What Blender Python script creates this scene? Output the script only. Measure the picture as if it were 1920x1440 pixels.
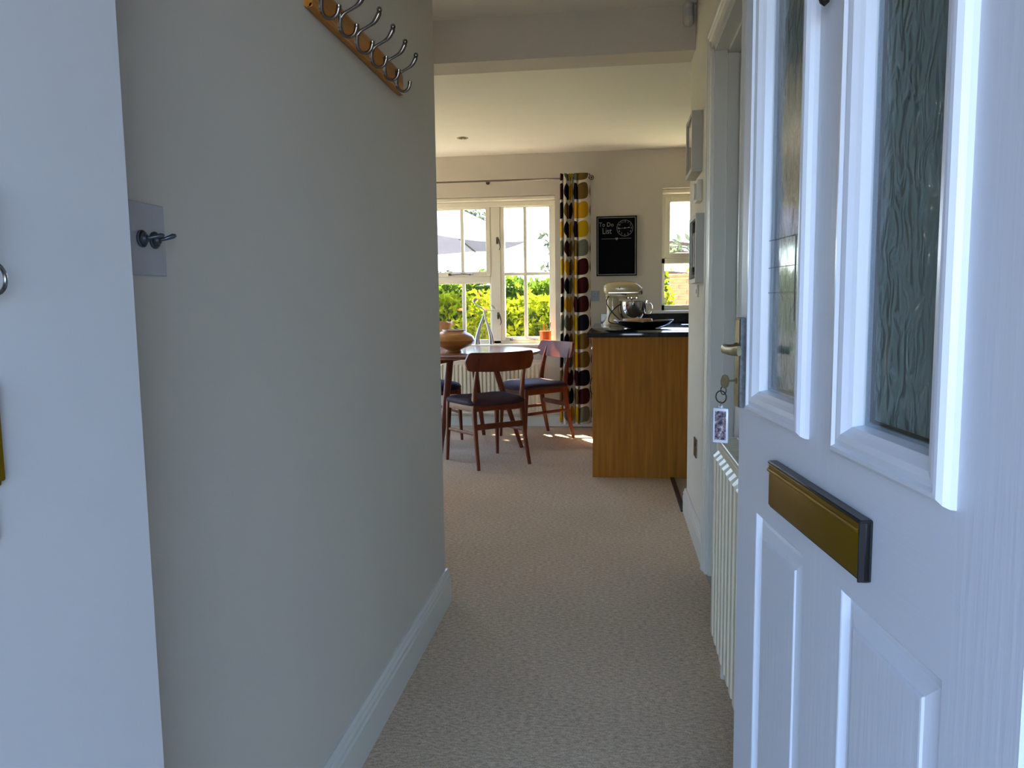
import bpy, bmesh, math, random
import numpy as np
from mathutils import Vector, Matrix
random.seed(7); RNG = np.random.default_rng(11)
for o in list(bpy.data.objects): bpy.data.objects.remove(o)
SC = bpy.context.scene; COL = SC.collection
PI = math.pi

# ------------------------------------------------------------------ camera
cam = bpy.data.objects.new('camera', bpy.data.cameras.new('camera')); COL.objects.link(cam)
cr = Vector((0.9915, 0.1292, -0.0129)).normalized()
cf = Vector((-0.1302, 0.9859, -0.1053)).normalized()
cu = cr.cross(cf).normalized(); cr = cf.cross(cu).normalized()
cam.matrix_world = Matrix(((cr.x, cu.x, -cf.x, 0), (cr.y, cu.y, -cf.y, 0), (cr.z, cu.z, -cf.z, 1.11), (0, 0, 0, 1)))
cam.data.sensor_width = 36; cam.data.lens = 36 * 1450 / 1920
cam.data.clip_start = 0.02; cam.data.clip_end = 400
SC.camera = cam

# ------------------------------------------------------------------ world, sun, exposure
SUN_EL, SUN_AZ = math.radians(57), math.radians(-32)      # azimuth from +Y, negative = towards -X
w = bpy.data.worlds.new('sky'); SC.world = w; w.use_nodes = True
nt = w.node_tree; nt.nodes.clear()
sky = nt.nodes.new('ShaderNodeTexSky'); sky.sky_type = 'NISHITA'; sky.sun_disc = False
sky.sun_elevation = SUN_EL; sky.sun_rotation = SUN_AZ; sky.air_density = 1.0; sky.dust_density = 0.8; sky.ozone_density = 3.5
bg = nt.nodes.new('ShaderNodeBackground'); wo = nt.nodes.new('ShaderNodeOutputWorld')
bg.inputs[1].default_value = 1.75
tint = nt.nodes.new('ShaderNodeMix'); tint.data_type = 'RGBA'; tint.blend_type = 'MULTIPLY'; tint.inputs[0].default_value = 1
tint.inputs[7].default_value = (.95, .985, 1.09, 1); nt.links.new(sky.outputs[0], tint.inputs[6])
nt.links.new(tint.outputs[2], bg.inputs[0]); nt.links.new(bg.outputs[0], wo.inputs[0])
sun = bpy.data.objects.new('sun', bpy.data.lights.new('sun', 'SUN')); COL.objects.link(sun)
sun.data.energy = 66; sun.data.color = (1.0, 0.86, 0.66); sun.data.angle = 0.009
sdir = Vector((math.sin(SUN_AZ) * math.cos(SUN_EL), math.cos(SUN_AZ) * math.cos(SUN_EL), math.sin(SUN_EL)))
sun.rotation_euler = sdir.to_track_quat('Z', 'Y').to_euler(); sun.location = (0, 20, 20)
SC.view_settings.view_transform = 'Standard'; SC.view_settings.look = 'None'
SC.view_settings.exposure = 0.25; SC.view_settings.gamma = 1; SC.view_settings.use_curve_mapping = False

# ------------------------------------------------------------------ materials
def new_mat(name):
    m = bpy.data.materials.new(name); m.use_nodes = True
    return m, m.node_tree, m.node_tree.nodes['Principled BSDF']
def mat(name, col, rough=.5, metal=0, var=.0, scale=20, bump=0, bscale=60, stretch=(1, 1, 1), spec=.5, coat=0, trans=0, sub=0):
    m, t, b = new_mat(name); N, L = t.nodes, t.links
    b.inputs['Roughness'].default_value = rough; b.inputs['Metallic'].default_value = metal
    b.inputs['Specular IOR Level'].default_value = spec; b.inputs['Coat Weight'].default_value = coat
    b.inputs['Coat Roughness'].default_value = .1
    b.inputs['Transmission Weight'].default_value = trans
    tc = N.new('ShaderNodeTexCoord'); mp = N.new('ShaderNodeMapping'); mp.inputs['Scale'].default_value = stretch
    L.new(tc.outputs['Object'], mp.inputs[0])
    nz = N.new('ShaderNodeTexNoise'); nz.inputs['Scale'].default_value = scale; nz.inputs['Detail'].default_value = 4
    L.new(mp.outputs[0], nz.inputs['Vector'])
    cr_ = N.new('ShaderNodeValToRGB')
    a = [max(0, c * (1 - var)) for c in col]; c2 = [min(1, c * (1 + var)) for c in col]
    cr_.color_ramp.elements[0].position = .3; cr_.color_ramp.elements[1].position = .7
    cr_.color_ramp.elements[0].color = (*a, 1); cr_.color_ramp.elements[1].color = (*c2, 1)
    L.new(nz.outputs[0], cr_.inputs[0]); L.new(cr_.outputs[0], b.inputs['Base Color'])
    if bump:
        n2 = N.new('ShaderNodeTexNoise'); n2.inputs['Scale'].default_value = bscale; n2.inputs['Detail'].default_value = 3
        L.new(mp.outputs[0], n2.inputs['Vector'])
        bp = N.new('ShaderNodeBump'); bp.inputs['Strength'].default_value = bump; bp.inputs['Distance'].default_value = .002
        L.new(n2.outputs[0], bp.inputs['Height']); L.new(bp.outputs[0], b.inputs['Normal'])
    return m
M = {}
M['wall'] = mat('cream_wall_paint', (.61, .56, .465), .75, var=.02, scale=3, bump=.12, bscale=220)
M['ceiling'] = mat('ceiling_paint', (.78, .74, .63), .85, var=.01, scale=3)
M['gloss'] = mat('cream_gloss_paint', (.68, .66, .58), .28, var=.01, scale=5, bump=.03, bscale=40)
M['winwhite'] = mat('window_paint', (.78, .74, .60), .3, var=.01, scale=5)
M['frame_white'] = mat('front_frame_paint', (.72, .72, .70), .4, var=.02, scale=4, bump=.05, bscale=90)
M['door'] = mat('front_door_white', (.76, .79, .86), .40, var=.012, scale=9, bump=.42, bscale=70, stretch=(1, 1, .06))
M['doorrail'] = mat('front_door_white_cross_grain', (.76, .79, .86), .40, var=.012, scale=9, bump=.42, bscale=70, stretch=(.06, 1, 1))
M['doorbead'] = mat('front_door_beading', (.80, .83, .90), .25, var=.01, scale=9)
M['oak'] = mat('oak_veneer', (.36, .135, .014), .6, spec=.15, var=.22, scale=14, stretch=(3.5, 3.5, .18), bump=.05, bscale=60)
M['oakrack'] = mat('rack_oak', (.48, .185, .022), .4, var=.25, scale=16, stretch=(5, .6, 5), spec=.3)
M['teak'] = mat('teak', (.135, .027, .008), .42, var=.3, scale=14, stretch=(1, 1, .3), spec=.3)
M['teaktop'] = mat('teak_table_top', (.26, .11, .055), .22, var=.2, scale=12, stretch=(.5, 4, 1), coat=.3)
M['fabric'] = mat('plum_seat_fabric', (.030, .011, .018), .7, var=.15, scale=200, bump=.2, bscale=900, spec=.25)
M['granite'] = mat('black_granite', (.008, .008, .01), .08, var=.6, scale=300)
M['black'] = mat('black_plastic', (.012, .012, .014), .35, var=.1)
M['blackboard'] = mat('blackboard', (.004, .004, .005), .8, spec=.06, var=.1)
M['chalk'] = mat('chalk_print', (.30, .30, .29), .8, var=.1)
M['brass'] = mat('gold_anodised', (.33, .20, .010), .38, metal=1, var=.05, scale=8)
M['oldbrass'] = mat('aged_brass', (.33, .28, .17), .32, metal=1, var=.25, scale=40)
M['keybrass'] = mat('key_brass', (.55, .45, .26), .3, metal=1, var=.2, scale=60)
M['steel'] = mat('brushed_nickel', (.24, .21, .19), .25, metal=1, var=.05)
M['chrome'] = mat('chrome', (.75, .74, .72), .08, metal=1)
M['silver'] = mat('silver_cast', (.42, .41, .41), .3, metal=1, var=.05)
M['bronze'] = mat('dark_bronze', (.08, .07, .055), .4, metal=1, var=.3, scale=90)
M['pewter'] = mat('pewter_toggle', (.12, .14, .16), .35, metal=1, var=.1)
M['grey_edge'] = mat('worn_grey_edge', (.16, .18, .19), .5, var=.3, scale=120)
M['radiator'] = mat('radiator_enamel', (.72, .66, .50), .3, var=.01)
M['mixer'] = mat('almond_enamel', (.50, .40, .23), .16, var=.01, coat=.6)
M['woodbowl'] = mat('turned_wood', (.46, .20, .05), .3, var=.25, scale=9, stretch=(1, 1, 4), coat=.3)
M['burl'] = mat('pale_burl_wood', (.50, .26, .10), .4, var=.25, scale=14)
M['orange'] = mat('orange_plastic', (.95, .16, .01), .35)
M['plate'] = mat('clear_plastic_plate', (.48, .455, .455), .25, var=.05)
M['plastic'] = mat('white_plastic', (.62, .58, .48), .4)
M['framegrey'] = mat('grey_frame', (.42, .40, .34), .5, var=.03)
M['mount'] = mat('pale_mount', (.50, .50, .49), .6)
M['photo'] = mat('grey_print', (.14, .14, .14), .4, var=.6, scale=30)
M['acrylic'] = mat('frosted_acrylic', (.62, .62, .68), .12, var=.03)
M['seal'] = mat('black_sealant', (.01, .01, .01), .6)
M['spacer'] = mat('aluminium_spacer', (.34, .42, .52), .45, metal=.4, var=.1, scale=300)
M['reflection'] = mat('painted_reflection', (.06, .065, .07), .5, metal=.5)  # dark tone for a leaded window mirrored in the door glass
M['threshold'] = mat('dark_threshold', (.035, .02, .016), .5, var=.2)
M['render'] = mat('exterior_render', (.50, .42, .36), .9, var=.1, scale=4)
M['addedporch'] = mat('added_porch_brick', (.16, .11, .09), .9, var=.3, scale=6)
M['lawn'] = mat('lawn_grass', (.10, .20, .025), .9, var=.4, scale=3, bump=.5, bscale=40)
M['paving'] = mat('front_paving', (.12, .12, .125), .85, var=.15, scale=3, bump=.2, bscale=40)
M['patio'] = mat('patio_paving', (.52, .46, .36), .85, var=.12, scale=3)
M['brick'] = mat('red_brick', (.42, .17, .09), .9, var=.35, scale=6, bump=.3)
M['mortar'] = mat('mortar', (.45, .38, .27), .95, var=.1)
M['bark'] = mat('bark', (.10, .07, .045), .9, var=.3, scale=20)
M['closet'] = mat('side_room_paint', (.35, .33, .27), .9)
M['kitchenfloor'] = mat('kitchen_floor_tile', (.40, .34, .26), .5, var=.05)

def carpet():
    m, t, b = new_mat('beige_twist_carpet'); N, L = t.nodes, t.links
    b.inputs['Roughness'].default_value = 1; b.inputs['Specular IOR Level'].default_value = .1
    tc = N.new('ShaderNodeTexCoord')
    n1 = N.new('ShaderNodeTexNoise'); n1.inputs['Scale'].default_value = 260; n1.inputs['Detail'].default_value = 3; n1.inputs['Roughness'].default_value = .7
    n2 = N.new('ShaderNodeTexNoise'); n2.inputs['Scale'].default_value = 60; n2.inputs['Detail'].default_value = 4
    n3 = N.new('ShaderNodeTexNoise'); n3.inputs['Scale'].default_value = 2.2; n3.inputs['Detail'].default_value = 3
    mp = N.new('ShaderNodeMapping'); mp.inputs['Scale'].default_value = (1, 2.2, 1); L.new(tc.outputs['Object'], mp.inputs[0])
    for n in (n1, n2): L.new(mp.outputs[0], n.inputs['Vector'])
    L.new(tc.outputs['Object'], n3.inputs['Vector'])
    ad = N.new('ShaderNodeMath'); ad.operation = 'MULTIPLY_ADD'; L.new(n2.outputs[0], ad.inputs[0]); ad.inputs[1].default_value = .6; L.new(n1.outputs[0], ad.inputs[2])
    cr_ = N.new('ShaderNodeValToRGB'); e = cr_.color_ramp.elements
    e[0].position = .55; e[0].color = (.27, .185, .115, 1); e[1].position = .95; e[1].color = (.86, .67, .46, 1)
    L.new(ad.outputs[0], cr_.inputs[0])
    hs = N.new('ShaderNodeMapRange'); hs.inputs[3].default_value = .88; hs.inputs[4].default_value = 1.1; L.new(n3.outputs[0], hs.inputs[0])
    mx = N.new('ShaderNodeMix'); mx.data_type = 'RGBA'; mx.blend_type = 'MULTIPLY'; mx.inputs[0].default_value = 1
    L.new(cr_.outputs[0], mx.inputs[6]); L.new(hs.outputs[0], mx.inputs[7]); L.new(mx.outputs[2], b.inputs['Base Color'])
    bp = N.new('ShaderNodeBump'); bp.inputs['Strength'].default_value = .7; bp.inputs['Distance'].default_value = .004
    L.new(ad.outputs[0], bp.inputs['Height']); L.new(bp.outputs[0], b.inputs['Normal'])
    return m
M['carpet'] = carpet()

def thin_glass(name, tint, refl_rough, bump=0, bscale=(60, 60, 12), gl=.9, dist=.004):
    m = bpy.data.materials.new(name); m.use_nodes = True; t = m.node_tree; N, L = t.nodes, t.links; N.clear()
    out = N.new('ShaderNodeOutputMaterial'); mix = N.new('ShaderNodeMixShader')
    tr = N.new('ShaderNodeBsdfTransparent'); tr.inputs[0].default_value = (*tint, 1)
    g = N.new('ShaderNodeBsdfGlossy'); g.inputs['Roughness'].default_value = refl_rough; g.inputs['Color'].default_value = (gl, gl, gl, 1)
    fr = N.new('ShaderNodeLayerWeight'); fr.inputs[0].default_value = .5
    pw = N.new('ShaderNodeMath'); pw.operation = 'POWER'; L.new(fr.outputs['Facing'], pw.inputs[0]); pw.inputs[1].default_value = 5
    ma = N.new('ShaderNodeMath'); ma.operation = 'MULTIPLY_ADD'; L.new(pw.outputs[0], ma.inputs[0]); ma.inputs[1].default_value = .92; ma.inputs[2].default_value = .045
    L.new(ma.outputs[0], mix.inputs[0]); L.new(tr.outputs[0], mix.inputs[1]); L.new(g.outputs[0], mix.inputs[2]); L.new(mix.outputs[0], out.inputs[0])
    if bump:
        tc = N.new('ShaderNodeTexCoord'); mp = N.new('ShaderNodeMapping'); mp.inputs['Scale'].default_value = bscale
        L.new(tc.outputs['Object'], mp.inputs[0])
        n = N.new('ShaderNodeTexNoise'); n.inputs['Scale'].default_value = 1; n.inputs['Detail'].default_value = 2; n.inputs['Distortion'].default_value = .6
        L.new(mp.outputs[0], n.inputs['Vector'])
        b = N.new('ShaderNodeBump'); b.inputs['Strength'].default_value = bump; b.inputs['Distance'].default_value = dist
        L.new(n.outputs[0], b.inputs['Height']); L.new(b.outputs[0], g.inputs['Normal']); L.new(b.outputs[0], fr.inputs['Normal'])
    return m
M['glass'] = thin_glass('window_glass', (.97, .98, .97), .0)
M['doorglass'] = thin_glass('front_door_glass', (.95, .97, .96), .10, bump=.25, bscale=(30, 30, 9), gl=.75)
M['pictureglass'] = thin_glass('picture_glass', (.95, .95, .95), .02)

def obscure():
    m, t, b = new_mat('obscured_glass'); N, L = t.nodes, t.links
    b.inputs['Base Color'].default_value = (.23, .31, .31, 1); b.inputs['Roughness'].default_value = .12
    b.inputs['Transmission Weight'].default_value = .2; b.inputs['IOR'].default_value = 1.45
    tc = N.new('ShaderNodeTexCoord'); mp = N.new('ShaderNodeMapping'); mp.inputs['Scale'].default_value = (46, 46, 20)
    L.new(tc.outputs['Object'], mp.inputs[0])
    n = N.new('ShaderNodeTexNoise'); n.inputs['Scale'].default_value = 1; n.inputs['Detail'].default_value = 1.5; n.inputs['Distortion'].default_value = 1.2
    L.new(mp.outputs[0], n.inputs['Vector'])
    bp = N.new('ShaderNodeBump'); bp.inputs['Strength'].default_value = 1; bp.inputs['Distance'].default_value = .016
    L.new(n.outputs[0], bp.inputs['Height']); L.new(bp.outputs[0], b.inputs['Normal'])
    return m
M['obscure'] = obscure()

def leafmat(name, c1, c2, tr=.5, c3=None):
    m = bpy.data.materials.new(name); m.use_nodes = True; t = m.node_tree; N, L = t.nodes, t.links; N.clear()
    out = N.new('ShaderNodeOutputMaterial'); mix = N.new('ShaderNodeMixShader'); mix.inputs[0].default_value = tr
    d = N.new('ShaderNodeBsdfDiffuse'); tl = N.new('ShaderNodeBsdfTranslucent')
    tc = N.new('ShaderNodeTexCoord'); n = N.new('ShaderNodeTexNoise'); n.inputs['Scale'].default_value = 9; n.inputs['Detail'].default_value = 5
    L.new(tc.outputs['Object'], n.inputs['Vector'])
    r = N.new('ShaderNodeValToRGB'); r.color_ramp.elements[0].position = .38; r.color_ramp.elements[1].position = .62
    r.color_ramp.elements[0].color = (*c1, 1); r.color_ramp.elements[1].color = (*c2, 1)
    L.new(n.outputs[0], r.inputs[0]); L.new(r.outputs[0], d.inputs[0]); L.new(r.outputs[0], tl.inputs[0])
    L.new(d.outputs[0], mix.inputs[1]); L.new(tl.outputs[0], mix.inputs[2]); L.new(mix.outputs[0], out.inputs[0])
    return m
M['hedge_light'] = leafmat('bright_hedge_leaf', (.13, .20, .010), (.40, .44, .02))
M['hedge_dark'] = leafmat('dark_hedge_leaf', (.04, .09, .014), (.16, .24, .02))
M['shrub'] = leafmat('rose_leaf', (.10, .17, .008), (.42, .38, .02))
M['tree'] = leafmat('tree_leaf', (.06, .08, .05), (.10, .12, .08), .35)
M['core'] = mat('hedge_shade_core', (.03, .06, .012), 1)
M['canopy'] = leafmat('parasol_cloth', (.155, .15, .215), (.175, .165, .23), .14)
M['petal'] = leafmat('peach_petal', (.35, .10, .03), (.4, .16, .06))

def curtain_mat():
    m = bpy.data.materials.new('leaf_print_curtain_cloth'); m.use_nodes = True; t = m.node_tree; N, L = t.nodes, t.links; N.clear()
    out = N.new('ShaderNodeOutputMaterial')
    uv = N.new('ShaderNodeUVMap'); sp = N.new('ShaderNodeSeparateXYZ'); L.new(uv.outputs[0], sp.inputs[0])
    def mth(op, a, b=None, c=None):
        n = N.new('ShaderNodeMath'); n.operation = op
        for i, x in enumerate((a, b, c)):
            if x is None: continue
            if isinstance(x, (int, float)): n.inputs[i].default_value = x
            else: L.new(x, n.inputs[i])
        return n.outputs[0]
    U = mth('DIVIDE', sp.outputs[0], .150); V = mth('DIVIDE', sp.outputs[1], .160)     # leaf pairs either side of a stem
    cu_ = mth('FLOOR', U); fu = mth('FRACT', U)
    par = mth('MODULO', mth('ABSOLUTE', cu_), 2.0)                                     # mirror every other column about its stem
    du = mth('ADD', mth('MULTIPLY', fu, mth('SUBTRACT', 1, mth('MULTIPLY', par, 1))), mth('MULTIPLY', par, mth('SUBTRACT', 1, fu)))
    cv = mth('FLOOR', V); fv = mth('FRACT', V)
    # leaf: y range grows from the stem, rounded outer end. du 0 at stem .. 1 outer
    lo = mth('MULTIPLY_ADD', mth('POWER', du, 6.0), .55, .03)
    hi = mth('SUBTRACT', mth('ADD', .70, mth('MULTIPLY', mth('SINE', mth('MULTIPLY', du, 2.2)), .24)), mth('MULTIPLY', mth('POWER', du, 8.0), .75))
    inside = mth('MULTIPLY', mth('MULTIPLY', mth('GREATER_THAN', fv, lo), mth('LESS_THAN', fv, hi)), mth('LESS_THAN', du, .93))
    cmb = N.new('ShaderNodeCombineXYZ'); L.new(cu_, cmb.inputs[0]); L.new(cv, cmb.inputs[1])
    wn = N.new('ShaderNodeTexWhiteNoise'); wn.noise_dimensions = '2D'; L.new(cmb.outputs[0], wn.inputs['Vector'])
    r = N.new('ShaderNodeValToRGB'); r.color_ramp.interpolation = 'CONSTANT'
    cols = [(.010, .009, .014), (.50, .32, .012), (.15, .16, .115), (.045, .010, .012), (.17, .105, .03), (.55, .30, .015), (.012, .01, .018)]
    e = r.color_ramp.elements; e[0].color = (*cols[0], 1); e[0].position = 0; e[1].position = 1 / 7; e[1].color = (*cols[1], 1)
    for i in range(2, 7):
        k = e.new(i / 7); k.color = (*cols[i], 1)
    L.new(wn.outputs[0], r.inputs[0])
    mx = N.new('ShaderNodeMix'); mx.data_type = 'RGBA'; L.new(inside, mx.inputs[0]); mx.inputs[6].default_value = (.70, .64, .52, 1); L.new(r.outputs[0], mx.inputs[7])
    d = N.new('ShaderNodeBsdfDiffuse'); tl = N.new('ShaderNodeBsdfTranslucent'); ms = N.new('ShaderNodeMixShader'); ms.inputs[0].default_value = .25
    L.new(mx.outputs[2], d.inputs[0]); L.new(mx.outputs[2], tl.inputs[0]); L.new(d.outputs[0], ms.inputs[1]); L.new(tl.outputs[0], ms.inputs[2]); L.new(ms.outputs[0], out.inputs[0])
    return m
M['curtain'] = curtain_mat()

# ------------------------------------------------------------------ mesh helpers
class MB:
    """collects shapes, then links them as one mesh object"""
    def __init__(s): s.v = []; s.f = []; s.sm = []; s.uv = None
    def add(s, vs, fs, smooth=False):
        k = len(s.v); s.v += [tuple(v) for v in vs]; s.f += [tuple(i + k for i in f) for f in fs]; s.sm += [smooth] * len(fs); return s
    def bm(s, b, smooth=False):
        b.verts.index_update()
        s.add([v.co[:] for v in b.verts], [[v.index for v in f.verts] for f in b.faces], smooth); b.free(); return s
    def box(s, x0, x1, y0, y1, z0, z1, bev=0, seg=1, mx=None):
        b = bmesh.new(); bmesh.ops.create_cube(b, size=1)
        for v in b.verts: v.co = Vector(((x0 + x1) / 2 + v.co.x * (x1 - x0), (y0 + y1) / 2 + v.co.y * (y1 - y0), (z0 + z1) / 2 + v.co.z * (z1 - z0)))
        if bev: bmesh.ops.bevel(b, geom=b.edges[:], offset=bev, segments=seg, affect='EDGES', profile=.5)
        if mx: b.transform(mx)
        return s.bm(b, seg > 1)
    def lathe(s, prof, n=32, c=(0, 0, 0), axis='z', smooth=True):
        vs = []; fs = []
        for r, h in prof:
            for i in range(n):
                a = 2 * PI * i / n; x, y = r * math.cos(a), r * math.sin(a)
                p = {'z': (x, y, h), 'x': (h, x, y), 'y': (x, h, y)}[axis]
                vs.append((c[0] + p[0], c[1] + p[1], c[2] + p[2]))
        for j in range(len(prof) - 1):
            for i in range(n):
                q = (j * n + i, j * n + (i + 1) % n, (j + 1) * n + (i + 1) % n, (j + 1) * n + i)
                fs.append(q if axis != 'y' else q[::-1])
        if prof[0][0] > 1e-6: fs.append(tuple(range(n))[::-1] if axis != 'y' else tuple(range(n)))
        if prof[-1][0] > 1e-6:
            l = tuple((len(prof) - 1) * n + i for i in range(n)); fs.append(l if axis != 'y' else l[::-1])
        return s.add(vs, fs, smooth)
    def sweep(s, pts, ra, rb=None, n=12, ref=(0, 0, 1), power=2, closed=False, smooth=True):
        """sweep a superellipse section along pts; ra along 'side' axis, rb along other"""
        P = [Vector(p) for p in pts]; m = len(P)
        ra = [ra] * m if not hasattr(ra, '__len__') else list(ra)
        rb = ra if rb is None else ([rb] * m if not hasattr(rb, '__len__') else list(rb))
        ref = Vector(ref); vs = []; fs = []
        for j, p in enumerate(P):
            if closed: t = (P[(j + 1) % m] - P[j - 1])
            else: t = P[min(j + 1, m - 1)] - P[max(j - 1, 0)]
            t.normalize(); a = t.cross(ref)
            if a.length < 1e-3: a = t.cross(Vector((1, .3, .2)))
            a.normalize(); b_ = a.cross(t).normalized()
            for i in range(n):
                th = 2 * PI * i / n; c_, s_ = math.cos(th), math.sin(th)
                cc = math.copysign(abs(c_) ** (2 / power), c_); ss = math.copysign(abs(s_) ** (2 / power), s_)
                vs.append(p + a * (ra[j] * cc) + b_ * (rb[j] * ss))
        for j in range(m if closed else m - 1):
            k = (j + 1) % m
            for i in range(n): fs.append((j * n + i, j * n + (i + 1) % n, k * n + (i + 1) % n, k * n + i))
        if not closed:
            fs.append(tuple(range(n))[::-1]); fs.append(tuple((m - 1) * n + i for i in range(n)))
        return s.add(vs, fs, smooth)
    def extrude_profile(s, prof, p0, p1, up=(0, 0, 1), out=None, smooth=False):
        """prof: (outward, up) points swept straight from p0 to p1"""
        p0, p1 = Vector(p0), Vector(p1); up = Vector(up); out = Vector(out)
        vs = [p + out * a + up * b_ for p in (p0, p1) for a, b_ in prof]; n = len(prof)
        fs = [(i, (i + 1) % n, n + (i + 1) % n, n + i) for i in range(n)] + [tuple(range(n))[::-1], tuple(range(n, 2 * n))]
        return s.add(vs, fs, smooth)
    def frame_profile(s, x0, x1, z0, z1, prof, flip=1):
        """mitred frame in the XZ plane. prof: (inset, y)"""
        n = len(prof); vs = []
        for cx, cz, sx, sz in ((x0, z0, 1, 1), (x1, z0, -1, 1), (x1, z1, -1, -1), (x0, z1, 1, -1)):
            for a, y in prof: vs.append((cx + sx * a, y, cz + sz * a))
        fs = []
        for k in range(4):
            k2 = (k + 1) % 4
            for i in range(n - 1):
                q = (k * n + i, k2 * n + i, k2 * n + i + 1, k * n + i + 1); fs.append(q if flip > 0 else q[::-1])
        return s.add(vs, fs)
    def grid(s, fn, nu, nv, smooth=True, closeu=False):
        vs = [fn(i / nu, j / nv) for j in range(nv + 1) for i in range(nu + 1)]; W = nu + 1
        return s.add(vs, [(j * W + i, j * W + i + 1, (j + 1) * W + i + 1, (j + 1) * W + i) for j in range(nv) for i in range(nu)], smooth)
    def xf(s, mx): s.v = [tuple(mx @ Vector(v)) for v in s.v]; return s
    def build(s, name, m, parent=None, loc=None, label=None, fix=True):
        me = bpy.data.meshes.new(name); me.from_pydata(s.v, [], s.f); me.update()
        me.polygons.foreach_set('use_smooth', s.sm)
        if fix:
            b = bmesh.new(); b.from_mesh(me); bmesh.ops.recalc_face_normals(b, faces=b.faces[:]); b.to_mesh(me); b.free()
        if any(s.sm):
            try: me.set_sharp_from_angle(angle=math.radians(38))
            except Exception: pass
        me.materials.append(M[m] if isinstance(m, str) else m)
        o = bpy.data.objects.new(name, me); COL.objects.link(o)
        if parent: o.parent = parent
        if loc: o.location = loc
        if label: o['label'] = label
        return o
def box(*a, **k): return MB().box(*a, **k)
def empty(name, loc=(0, 0, 0), rz=0):
    o = bpy.data.objects.new(name, None); o.empty_display_size = .1; COL.objects.link(o); o.location = loc; o.rotation_euler = (0, 0, rz); return o
def tag(o, label, cat, group=None):
    o['label'] = label; o['category'] = cat
    if group: o['group'] = group
    return o
def struct(o, label=None, cat='wall'):
    o['kind'] = 'structure'
    if o.parent is None: o['label'] = label; o['category'] = cat
    return o
def copy_tree(o, parent=None):
    c = o.copy(); COL.objects.link(c); c.parent = parent
    for ch in list(o.children): copy_tree(ch, c)
    return c
def circ(c, r, n=24, plane='xz'):
    out = []
    for i in range(n):
        a = 2 * PI * i / n; x, y = r * math.cos(a), r * math.sin(a)
        out.append({'xz': (c[0] + x, c[1], c[2] + y), 'xy': (c[0] + x, c[1] + y, c[2]), 'yz': (c[0], c[1] + x, c[2] + y)}[plane])
    return out
def smooth_path(pts, k=6):
    P = [Vector(p) for p in pts]; out = []
    for i in range(len(P) - 1):
        p0, p1, p2, p3 = P[max(i - 1, 0)], P[i], P[i + 1], P[min(i + 2, len(P) - 1)]
        for j in range(k):
            t = j / k; out.append(.5 * ((2 * p1) + (p2 - p0) * t + (2 * p0 - 5 * p1 + 4 * p2 - p3) * t * t + (3 * p1 - p0 - 3 * p2 + p3) * t ** 3))
    out.append(P[-1]); return out
def lerps(vals, n):
    k = len(vals) - 1; return [vals[min(int(t * k), k - 1)] * (1 - (t * k - min(int(t * k), k - 1))) + vals[min(int(t * k), k - 1) + 1] * (t * k - min(int(t * k), k - 1)) for t in [i / (n - 1) for i in range(n)]]

# ------------------------------------------------------------------ the setting
HL, HR = -.618, .38          # hall wall faces
CH = 2.48                    # hall ceiling height
FY, CZ = 6.85, 2.39          # window wall face, ceiling height
W1 = (-2.62, -.508, .735, 2.035); W2 = (.412, 1.35, 1.02, 2.06); WT = .30
struct(box(-3.1, .372, .42, 7.15, -.06, 0).build('floor', 'carpet'), 'beige twist pile carpet running from the hall into the dining room', 'floor')
struct(box(.372, 3.3, .42, 7.15, -.06, -.001).build('floor', 'kitchenfloor'), 'pale kitchen floor to the right of the carpet', 'floor')
struct(box(-3.1, 3.3, 4.05, 7.15, CZ, CZ + .25).build('ceiling', 'ceiling'), 'cream painted ceiling over the dining room', 'ceiling')
struct(box(-3.1, 3.3, .42, 4.05, CH, CZ + .25).build('ceiling', 'ceiling'), 'higher cream ceiling over the hall', 'ceiling')
struct(box(-3.1, 3.3, .42, 7.15, CZ + .25, 5.1).build('added_upper_floor', 'render'), 'unseen upper storey added so the house shades its front', 'building')  # unseen mass added to throw shade over the front of the house
struct(box(-3.2, 3.4, .42, 7.5, 5.1, 5.25).build('roof', 'render'), 'roof slab with eaves over the back wall', 'roof')
struct(box(-3.1, HL, .76, 2.72, 0, CH).build('wall_left', 'wall'), 'hall wall on the left that carries the coat rack and light switch', 'wall')
# right wall with a doorway opening y 2.37..3.13
r = MB().box(HR, HR + .12, .76, 2.37, 0, CH).box(HR, HR + .12, 3.13, 4.05, 0, CH).box(HR, HR + .12, 2.37, 3.13, 2.07, CH)
struct(r.build('wall_right', 'wall'), 'hall wall on the right with picture frames and inner doorway', 'wall')
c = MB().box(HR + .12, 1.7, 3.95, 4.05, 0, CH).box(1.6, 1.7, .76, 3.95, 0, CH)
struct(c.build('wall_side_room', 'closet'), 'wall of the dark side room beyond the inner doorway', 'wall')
struct(box(1.7, 3.3, 3.95, 4.05, 0, CH).build('wall_kitchen', 'wall'), 'kitchen wall out of sight on the right', 'wall')
struct(MB().box(-3.2, -3.0, 4.05, 5.3, 0, CZ).box(-3.2, -3.0, 2.72, 4.05, 0, CH).box(-3.2, -3.0, 6.7, 7.15, 0, CZ).box(-3.2, -3.0, 5.3, 6.7, 2.1, CZ).build('wall_far_left', 'wall'), 'dining room side wall on the far left', 'wall')
gd = empty('added_door'); struct(gd, 'unseen glazed doors added in the far left wall to light the room', 'door')  # unseen glazing, added to bring more daylight into the dining room
for k in range(2):
    ya = 5.3 + k * .7; yb = ya + .7
    MB().box(-3.14, -3.08, ya, ya + .07, 0, 2.1).box(-3.14, -3.08, yb - .07, yb, 0, 2.1).box(-3.14, -3.08, ya + .07, yb - .07, 0, .12).box(-3.14, -3.08, ya + .07, yb - .07, 2.02, 2.1).build('door_leaf', 'winwhite', gd)
    box(-3.112, -3.108, ya + .07, yb - .07, .12, 2.02).build('pane', 'glass', gd)
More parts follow.
